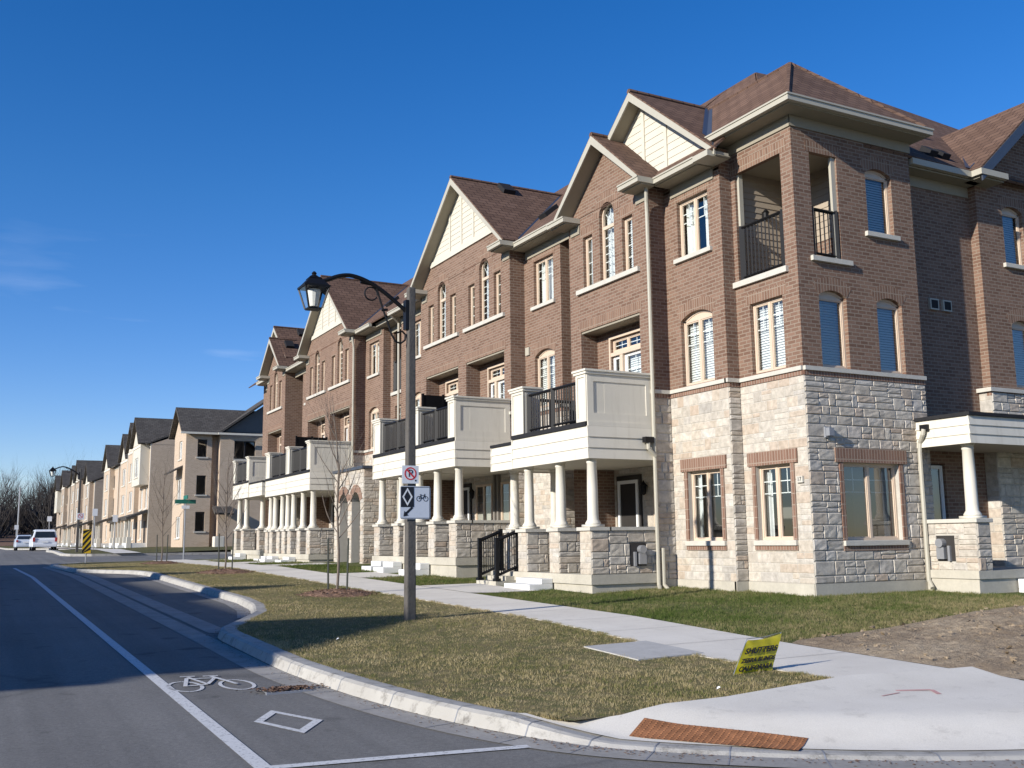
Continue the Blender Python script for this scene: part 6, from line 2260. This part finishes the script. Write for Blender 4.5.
def terrace(y0, y1, xf, zg, label, style, depth=9.0, he=8.0, brick='beige brick', near=False):
    H = Beige(label, xf, (y0 + y1) / 2, zg, brick)
    ze = zg + he
    yc = (y0 + y1) / 2
    M = FX(xf)
    w = (y1 - y0)
    W3, W2, W1 = (zg + 5.9, zg + 7.2), (zg + 3.2, zg + 4.9), (zg + 0.7, zg + 2.3)
    holes = []
    cols = [y0 + w * 0.3, y0 + w * 0.72] if w > 3.6 else [yc]
    for c in cols:
        for a, b in (W3, W2): holes.append((c - 0.55, c + 0.55, a, b))
    holes.append((cols[-1] - 0.55, cols[-1] + 0.55, *W1))
    wall(H.w, M, y0, y1, zg - 0.6, ze, holes, 0.08)
    for c in cols:
        for a, b in (W3, W2): H.win(M, c - 0.55, c + 0.55, a, b, sill=True, sillmat='cream board')
    H.win(M, cols[-1] - 0.55, cols[-1] + 0.55, *W1, sill=True, sillmat='cream board')
    for (p, q) in (((xf, y0), (xf + depth, y0)), ((xf, y1), (xf + depth, y1)), ((xf + depth, y0), (xf + depth, y1))):
        if near and p == (xf, y0): continue
        H.w.quad((*p, zg - 0.6), (*q, zg - 0.6), (*q, ze), (*p, ze))
    # white corner boards and belt
    H.t.box(M, y0, y1, ze - 0.25, ze - 0.02, 0.0, 0.05)
    H.t.box(M, y0 + 0.002, y0 + 0.14, zg, ze - 0.252, 0.0, 0.04)
    # porch: posts, dark canopy and door
    c = cols[0]
    H.d.slab([(xf - 1.7, c - 1.7, zg + 2.45), (xf - 1.7, c + 1.7, zg + 2.45), (xf + 0.02, c + 1.7, zg + 3.1), (xf + 0.02, c - 1.7, zg + 3.1)], 0.2)
    for yy in (c - 1.05, c + 1.05):
        H.t.wbox(xf - 1.42, xf - 1.24, yy - 0.09, yy + 0.09, zg + 0.9, zg + 2.42)
        H.t.wbox(xf - 1.5, xf - 1.16, yy - 0.17, yy + 0.17, zg - 0.3, zg + 0.9)
    dm = MB()
    dm.box(M, c - 0.45, c + 0.45, zg + 0.1, zg + 2.2, -0.02, 0.04)
    dm.build('front_door', 'dark door', H.o)
    st = MB()
    st.wbox(xf - 2.1, xf - 1.55, c - 0.6, c + 0.6, zg - 0.2, zg + 0.25)
    st.wbox(xf - 1.548, xf, c - 1.2, c + 1.2, zg - 0.3, zg + 0.42)
    st.build('front_step', 'white precast', H.o)
    xr = xf + depth / 2
    zr = ze + 0.42 * (depth / 2 + 0.4)
    H.r.slab([(xf - 0.4, y0 - 0.05, ze - 0.02), (xf - 0.4, y1 + 0.05, ze - 0.02), (xr, y1 + 0.05, zr), (xr, y0 - 0.05, zr)], 0.12, 0.05)
    H.r.slab([(xf + depth + 0.4, y0 - 0.05, ze - 0.02), (xf + depth + 0.4, y1 + 0.05, ze - 0.02), (xr, y1 + 0.05, zr), (xr, y0 - 0.05, zr)], 0.12, 0.05)
    for yy in (y0 - 0.02, y1 + 0.02):
        H.w.add([(xf, yy, ze - 0.05), (xf + depth, yy, ze - 0.05), (xr, yy, zr - 0.4)], [(0, 1, 2)])
    if style != 'plain':
        gw = min(w * 0.78, 4.8)
        a, b = yc - gw / 2, yc + gw / 2
        gx = xf - (0.7 if style == 'oriel' else 0.45)
        low = zg + (5.1 if style == 'oriel' else 2.7)
        za_ = gable_roof_x(H, a, b, gx, xf + 5.0, ze + 0.02, 0.92, 0.3)
        Mo = FX(gx)
        o = MB()
        hs = [(yc - 1.0, yc + 1.0, zg + 5.8, zg + 7.4)] + ([] if style == 'oriel' else [(yc - 1.0, yc + 1.0, zg + 3.2, zg + 4.9)])
        wall(o, Mo, a, b, low, ze + 0.02, hs, 0.08)
        for yy in (a, b): o.quad((gx, yy, low), (xf, yy, low), (xf, yy, ze), (gx, yy, ze))
        o.quad((gx, a, low), (gx, b, low), (xf, b, low), (xf, a, low))
        o.build('oriel', 'cream siding' if style == 'oriel' else H.bm, H.o)
        for h in hs: H.win(Mo, *h, sill=True, sillmat='cream board', cover='blind')
        g_ = MB()
        g_.add([Mo(a + 0.25, ze + 0.05, 0.02), Mo(b - 0.25, ze + 0.05, 0.02), Mo(yc, za_ - 0.55, 0.02)], [(0, 1, 2)])
        g_.build('gable_siding', 'cream siding', H.o)
        H.t.box(Mo, a, b, ze - 0.22, ze - 0.02, 0.0, 0.05)
        for yy in (a, b - 0.14): H.t.box(Mo, yy, yy + 0.14, low, ze - 0.222, 0.001, 0.04)
    return H

# the nearest one shows its whole side
zg = -0.25
H = Beige('beige brick house nearest the side street, with its long plain side wall in view', 13.3, 75.8, zg)
xf, y0, y1, ze = 13.3, 73.75, 78.2, 7.75
M = FX(xf)
hs = [(75.2, 76.3, 6.0, 7.3), (75.0, 76.6, 2.9, 4.6), (75.0, 76.6, 0.4, 1.9)]
wall(H.w, M, y0, y1, -1.0, ze, hs, 0.08)
H.win(M, *hs[0], sill=True)
for h in hs[1:]: H.win(M, *h, sill=True)
M = FY(y0)
hs = [(14.1, 14.75, 6.05, 7.3), (14.1, 14.75, 3.4, 4.75), (14.1, 14.75, 0.85, 2.2)]
wall(H.w, M, xf, 15.1, -1.0, ze, hs, 0.08)
for h in hs: H.win(M, *h, sill=True, kind='single', cover=None, frame='dark door')
M = FY(y0 + 0.5)
wall(H.w, M, 15.1, 15.6, -1.0, ze, (), 0.08)
H.w.quad((15.1, y0, -1), (15.1, y0 + 0.5, -1), (15.1, y0 + 0.5, ze), (15.1, y0, ze))
M = FY(y0 - 0.3)
hs = [(16.6, 18.1, 5.95, 7.25), (16.6, 18.1, 3.3, 4.6)]
wall(H.w, M, 15.6, 23.5, -1.0, ze, hs, 0.08)
H.w.quad((15.6, y0 - 0.3, -1), (15.6, y0 + 0.5, -1), (15.6, y0 + 0.5, ze), (15.6, y0 - 0.3, ze))
for h in hs: H.win(M, *h, sill=True, cover=None, frame='dark door')
H.w.quad((23.5, y0 - 0.3, -1), (23.5, y1, -1), (23.5, y1, ze), (23.5, y0 - 0.3, ze))
H.w.quad((xf, y1, -1), (23.5, y1, -1), (23.5, y1, ze), (xf, y1, ze))
yr, zr = 76.0, 9.75
H.r.slab([(12.9, 73.35, ze), (24, 73.35, ze), (24, yr, zr), (12.9, yr, zr)], 0.14, 0.05)
H.r.slab([(12.9, 78.6, ze), (24, 78.6, ze), (24, yr, zr), (12.9, yr, zr)], 0.14, 0.05)
H.w.add([(xf, 73.75, ze), (xf, 78.2, ze), (xf, yr, zr - 0.2)], [(0, 1, 2)])
for sg in (-1, 1):
    H.r.slab([(19.9 + sg * 4.5, 73.0, ze), (19.9, 73.0, ze + 3.3), (19.9, 79, ze + 3.3), (19.9 + sg * 4.5, 79, ze)], 0.14, 0.05)
H.c.add([(15.7, y0 - 0.3, ze), (24.1, y0 - 0.3, ze), (19.9, y0 - 0.3, ze + 3.05)], [(0, 1, 2)])
H.t.wbox(12.85, 15.4, 73.27, 73.37, ze - 0.12, ze + 0.02)
H.t.wbox(15.35, 24.1, 72.9, 73.0, ze - 0.14, ze + 0.0)
H.d.slab([(15.2, 72.6, 2.1), (16.5, 72.6, 2.1), (16.5, 73.5, 2.6), (15.2, 73.5, 2.6)], 0.14)
H.d.slab([(12.4, 74.6, 5.0), (12.4, 77.0, 5.0), (13.3, 77.0, 5.5), (13.3, 74.6, 5.5)], 0.1)
H.finish()
ac = thing('air_conditioner', 'pale air conditioner unit on the grass by the beige side wall', 'air conditioner', (15.5, 72.6, -0.35))
m = MB()
m.wbox(15.15, 15.85, 72.25, 72.95, -0.42, 0.48)
m.build('casing', 'cream board', ac, bevel=0.05)
m = MB()
m.lathe((15.5, 72.6, 0.482), [(0.28, 0), (0.28, 0.02), (0.05, 0.03)], 14)
m.build('fan_guard', 'black metal', ac)

G1 = 'beige townhouses beyond the side street'
for a in ((86.6, 92.4, 12.9, 'oriel', 'beige townhouse with a pale oriel under its gable, second beyond the side street', 8.4),
          (92.4, 98.8, 13.1, 'gable', 'beige townhouse with a narrow gable, third beyond the side street', 8.5),
          (98.8, 107.0, 13.4, 'gable', 'beige townhouse with a recessed front, fourth beyond the side street', 8.2),
          (107.0, 118.5, 13.0, 'gable', 'beige townhouse closing the far end of the first beige terrace', 8.0)):
    terrace(a[0], a[1], a[2], ZS(13, a[0]) - 0.1, a[4], a[3], he=a[5]).finish()
for k, (y0, y1, xf, stl) in enumerate(((128, 136, 13.0, 'gable'), (136, 146, 12.7, 'gable'), (146, 156, 13.0, 'gable'), (156, 168, 12.6, 'gable'), (168, 182, 12.9, 'oriel'))):
    terrace(y0, y1, xf, ZS(13, y0) - 0.1, ['grey beige house standing first in the farthest terrace', 'second grey beige house of the farthest terrace, with a gable', 'third grey beige house, in the middle of the farthest terrace',
            'fourth grey beige house of the farthest terrace, next to last', 'smallest looking grey beige house at the far end of the street'][k], stl, he=7.6 if k == 0 else 8.4, brick='grey beige brick').finish()

# second verge beyond the side street
def far_kerb(y): return float(np.interp(y, [64, 64.6, 66, 80, 84, 112, 118, 200], [6.6, 5.4, 5.0, 5.1, 7.0, 7.2, 3.8, 3.5]))
m = MB()
ys = [64.05, 64.6, 66] + frange(68, 84, 8) + frange(88, 120, 8) + [140, 170, 200]
for y in ys:
    for x in [far_kerb(y) + 0.25, 8.2, 10, 14, 30, 60]: m.v.append((x, y, ZS(x, y) - 0.01))
for j in range(len(ys) - 1):
    for i in range(5): m.f.append((6 * j + i, 6 * j + i + 1, 6 * j + 7 + i, 6 * j + 6 + i))
tag(m.build('far_lawn', 'far turf'), kind='structure')
m = sheet([7.7, 9.2], frange(63.8, 200, 30), lambda x, y: ZS(x, y) + 0.02)
tag(m.build('pavement', 'pavement concrete'), kind='structure')
m = MB()
path = [(60, 63.9), (9, 63.9)] + [(far_kerb(y), y) for y in ys]
for (x0, y0), (x1, y1) in zip(path, path[1:]):
    m.quad((x0, y0, G(y0)), (x1, y1, G(y1)), (x1, y1, G(y1) + 0.14), (x0, y0, G(y0) + 0.14))
    L = hypot(x1 - x0, y1 - y0)
    nx, ny = -(y1 - y0) / L * -0.25, (x1 - x0) / L * -0.25
    nx, ny = (y1 - y0) / L * 0.25, -(x1 - x0) / L * 0.25
    m.quad((x0, y0, G(y0) + 0.14), (x1, y1, G(y1) + 0.14), (x1 + nx, y1 + ny, G(y1) + 0.14), (x0 + nx, y0 + ny, G(y0) + 0.14))
tag(m.build('kerb', 'kerb concrete'), kind='structure')
# left side of the street: a verge behind a kerb
m = sheet([-60, -20, -13, -8.2], [-40, 0, 20, 40, 49], lambda x, y: G(y) + 0.12)
tag(m.build('far_lawn', 'far turf'), kind='structure')
m = sheet([-60, -20, -13, -8.2], [64, 80, 100, 130, 200], lambda x, y: G(y) + 0.12)
tag(m.build('far_lawn', 'far turf'), kind='structure')
for a, b in (((-8.2, -40), (-8.2, 49)), ((-8.2, 64), (-8.2, 200))):
    m = MB()
    for y0, y1 in zip(frange(a[1], b[1], 12), frange(a[1], b[1], 12)[1:]):
        m.quad((-8.05, y0, G(y0)), (-8.05, y1, G(y1)), (-8.1, y1, G(y1) + 0.13), (-8.1, y0, G(y0) + 0.13))
        m.quad((-8.1, y0, G(y0) + 0.13), (-8.1, y1, G(y1) + 0.13), (-8.3, y1, G(y1) + 0.13), (-8.3, y0, G(y0) + 0.13))
    tag(m.build('kerb', 'kerb concrete'), kind='structure')

# ------------------------------------------------------------------ vehicles, seen from behind
def vehicle(name, label, x, y, L, W, Hh, paint, van):
    zg = G(y)
    T = thing(name, label, 'van' if van else 'car', (x, y, zg))
    hw = W / 2
    if van:
        prof = [(0, .32), (0.02, 0.95), (0.12, 1.05), (0.38, Hh - 0.1), (0.6, Hh), (L * 0.62, Hh), (L * 0.70, Hh - 0.07), (L * 0.86, 1.12), (L - 0.15, 0.95), (L, 0.72), (L, .32)]
        glass = 0.24
    else:
        prof = [(0, .3), (0.03, 0.82), (0.12, 0.95), (0.75, 1.0), (1.35, Hh - 0.06), (1.7, Hh), (2.6, Hh - 0.02), (3.35, 1.0), (L - 0.15, 0.82), (L, 0.65), (L, .3)]
    m = MB()
    n = len(prof)
    def wz(z): return hw if z < 1.02 else hw * (1 - 0.20 * (z - 1.02) / (Hh - 1.02))
    for sx in (-1, 1):
        for (t, z) in prof: m.v.append((x + sx * wz(z), y + t, zg + z))
    m.f.append(tuple(range(n))[::-1])
    m.f.append(tuple(range(n, 2 * n)))
    for i in range(n): m.f.append((i, (i + 1) % n, n + (i + 1) % n, n + i))
    m.build('body', paint, T, bevel=0.06)
    # rear glass set on the sloping tail
    (t0, z0), (t1, z1) = ((0.12, 1.05), (0.38, Hh - 0.1)) if van else ((0.75, 1.0), (1.35, Hh - 0.06))
    a, b = 0.08, 0.86
    q = lambda s, k: (x + s * (wz(z0 + (z1 - z0) * k) - 0.12), y + t0 + (t1 - t0) * k - 0.02, zg + z0 + (z1 - z0) * k + 0.012)
    g_ = MB()
    g_.quad(q(-1, a), q(1, a), q(1, b), q(-1, b))
    g_.build('rear_window', 'car glass', T)
    g_ = MB()
    for sx in (-1, 1):
        za, zb_ = 1.06, Hh - 0.12
        pts = [(0.75 if van else 1.25, za), (L * 0.80 if van else 3.1, za), (L * 0.69 if van else 2.65, zb_), (0.85 if van else 1.6, zb_)]
        g_.add([(x + sx * (wz(z) + 0.012), y + t, zg + z) for t, z in pts], [(0, 1, 2, 3)])
    g_.build('side_window', 'car glass', T)
    for sx in (-1, 1):
        l_ = MB()
        l_.wbox(*sorted((x + sx * (hw - 0.02), x + sx * (hw - 0.2))), y - 0.03, y + 0.08, zg + 0.78, zg + (1.12 if van else 0.95))
        l_.build('tail_light', 'tail lamp', T)
    b_ = MB()
    b_.wbox(x - hw + 0.03, x + hw - 0.03, y - 0.09, y + 0.1, zg + 0.34, zg + 0.58)
    b_.build('bumper', paint, T, bevel=0.03)
    b_ = MB()
    b_.wbox(x - 0.26, x + 0.26, y - 0.05, y - 0.02, zg + 0.68, zg + 0.82)
    b_.build('number_plate', 'sign white', T)
    for sx in (-1, 1):
        for t in (0.85, L - 0.95):
            w_ = MB()
            c = Vector((x + sx * (hw - 0.11), y + t, zg + 0.33))
            w_.tube([tuple(c - Vector((0.1, 0, 0))), tuple(c + Vector((0.1, 0, 0)))], 0.33, 16)
            wo_ = w_.build('wheel', 'tyre rubber', T)
            w_ = MB()
            w_.tube([tuple(c - Vector((0.108, 0, 0))), tuple(c + Vector((0.108, 0, 0)))], 0.2, 12)
            w_.build('rim', 'galvanised steel', wo_)
    return T
vehicle('minivan', 'silver white minivan seen from behind, parked down the street', 6.0, 96.0, 4.9, 1.95, 1.8, 'van paint', True)
vehicle('sedan', 'pale blue grey saloon car beside the minivan, farther left', 4.95, 104.0, 4.4, 1.75, 1.42, 'car paint', False)

# ------------------------------------------------------------------ bare trees at the end of the street
def bare_tree(x, y, h, seed, mb, crown=None, dens=3):
    rnd = random.Random(seed)
    zg = G(y)
    c = crown or mb
    pts = [(x + rnd.uniform(-.1, .1) * i * h / 20, y, zg - 0.3 + h * 0.34 * i / 4) for i in range(5)]
    r = h * 0.022
    mb.tube(pts, [r * (1 - 0.1 * i) for i in range(5)], 6, caps=False)
    for k in range(9):
        i = 1 + k % 4
        a = k * 2.4 + rnd.uniform(-.5, .5)
        branch(c, pts[i], Vector((cos(a), sin(a), rnd.uniform(0.7, 1.6))).normalized(), h * rnd.uniform(0.3, 0.46), r * 0.5, dens, rnd, 0.5, 4, (3, 4))
BT = thing('bare_tree', 'broad bare tree standing out of the wood at the left end of the street', 'tree', (2.2, 168, G(168)))
m, c = MB(), MB()
bare_tree(2.2, 168, 12.5, 5, m, c, 3)
m.build('trunk', 'grey bark', BT)
c.build('branches', 'grey bark', BT)
m = MB()
rnd = random.Random(77)
for k in range(110):
    t = rnd.random()
    x = -45 + 75 * t
    y = 205 + rnd.uniform(0, 60)
    h = rnd.uniform(13, 17) * (1.0 + 0.12 * max(0, min(1, (x + 5) / 25)))
    bare_tree(x, y, h, 100 + k, m, None, 3 if k % 2 else 2)
tag(m.build('distant_wood', 'grey bark'), 'grey brown leafless wood closing the end of the street', 'wood', kind='stuff')
m = sheet(frange(-120, 120, 24), [195, 210, 230, 260, 300, 400], lambda x, y: G(y) + (y - 195) * 0.06 + 0.6 * mn.noise(Vector((x * .1, y * .1, 0))))
tag(m.build('hill', 'mulch'), kind='structure')
T, z = post('thin pale lamp pole far down the street before the wood', 'utility_pole', 'pole', 5.6, 140, 7.5, 0.09, zg=G(140))

# ------------------------------------------------------------------ the row across the street, whose shadow lies on the road
def opposite(y0, y1, label, tower):
    H = House.__new__(House)
    H.o = thing('brick_townhouse', label, 'townhouse', (-20.4, (y0 + y1) / 2, -1.2), 'brick townhouses on the other side of the street')
    b, r, t = MB(), MB(), MB()
    xf, xbk, ze, zb = -20.4, -28.5, 7.0, -1.8
    Mx = lambda u, v, d: (xf + d, u, v)
    hs = []
    c = (y0 + y1) / 2
    for yc in (c - 1.5, c + 1.5):
        for a, d in ((5.0, 6.3), (2.4, 3.9), (-0.1, 1.3)): hs.append((yc - 0.5, yc + 0.5, a, d))
    wall(b, Mx, y0, y1, zb, ze, hs, 0.1)
    for h in hs:
        window(H.o, Mx, *h, seed=int(h[0] * 3), detail=False, cover='half')
    b.quad((xf, y0, zb), (xbk, y0, zb), (xbk, y0, ze), (xf, y0, ze))
    b.quad((xf, y1, zb), (xbk, y1, zb), (xbk, y1, ze), (xf, y1, ze))
    b.quad((xbk, y0, zb), (xbk, y1, zb), (xbk, y1, ze), (xbk, y0, ze))
    xr = -24.4
    zr = ze + 0.86 * 3.6
    hip = 3.9 if tower else 0
    ye = y0 - (0.4 if tower else 0)
    r.slab([(-20.0, ye, ze), (-20.0, y1, ze), (xr, y1, zr), (xr, y0 + hip, zr)], 0.1, 0.05)
    r.slab([(-28.9, ye, ze), (-28.9, y1, ze), (xr, y1, zr), (xr, y0 + hip, zr)], 0.1, 0.05)
    if tower: r.slab([(-20.0, ye, ze), (-28.9, ye, ze), (xr, y0 + hip, zr)], 0.1, 0.05)
    if tower:
        p = (-22.0, y0 + 2.2, 10.15)
        q = [(-19.9, y0 - 0.4, 7.75), (-24.1, y0 - 0.4, 7.75), (-24.1, y0 + 4.0, 7.75), (-19.9, y0 + 4.0, 7.75)]
        for i in range(4): r.slab([q[i], q[(i + 1) % 4], p], 0.08, 0.05)
        b.wbox(-23.8, xf + 0.05, y0 - 0.02, y0 + 3.7, 6.9, 7.7)
    else:
        gy = c
        za = 9.6
        for sg in (-1, 1): r.slab([(-19.8, gy + sg * 2.6, ze), (-24.0, gy + sg * 2.6, ze), (-24.0, gy, za), (-19.8, gy, za)], 0.1, 0.05)
        b.add([(xf, gy - 2.4, ze), (xf, gy + 2.4, ze), (xf, gy, za - 0.2)], [(0, 1, 2)])
    b.build('wall', 'brown brick', H.o)
    r.build('roof', 'brown shingle', H.o)
for k, (a, b_, lab) in enumerate(((7.0, 14.5, 'brick corner house across the street with a hipped tower roof'), (14.5, 22, 'brick house second from the corner across the street'), (22, 30, 'brick house third from the corner across the street'),
                                 (30, 38, 'brick house fourth from the corner across the street'), (38, 47, 'brick house last in its row across the street'))):
    opposite(a, b_, lab, k == 0)
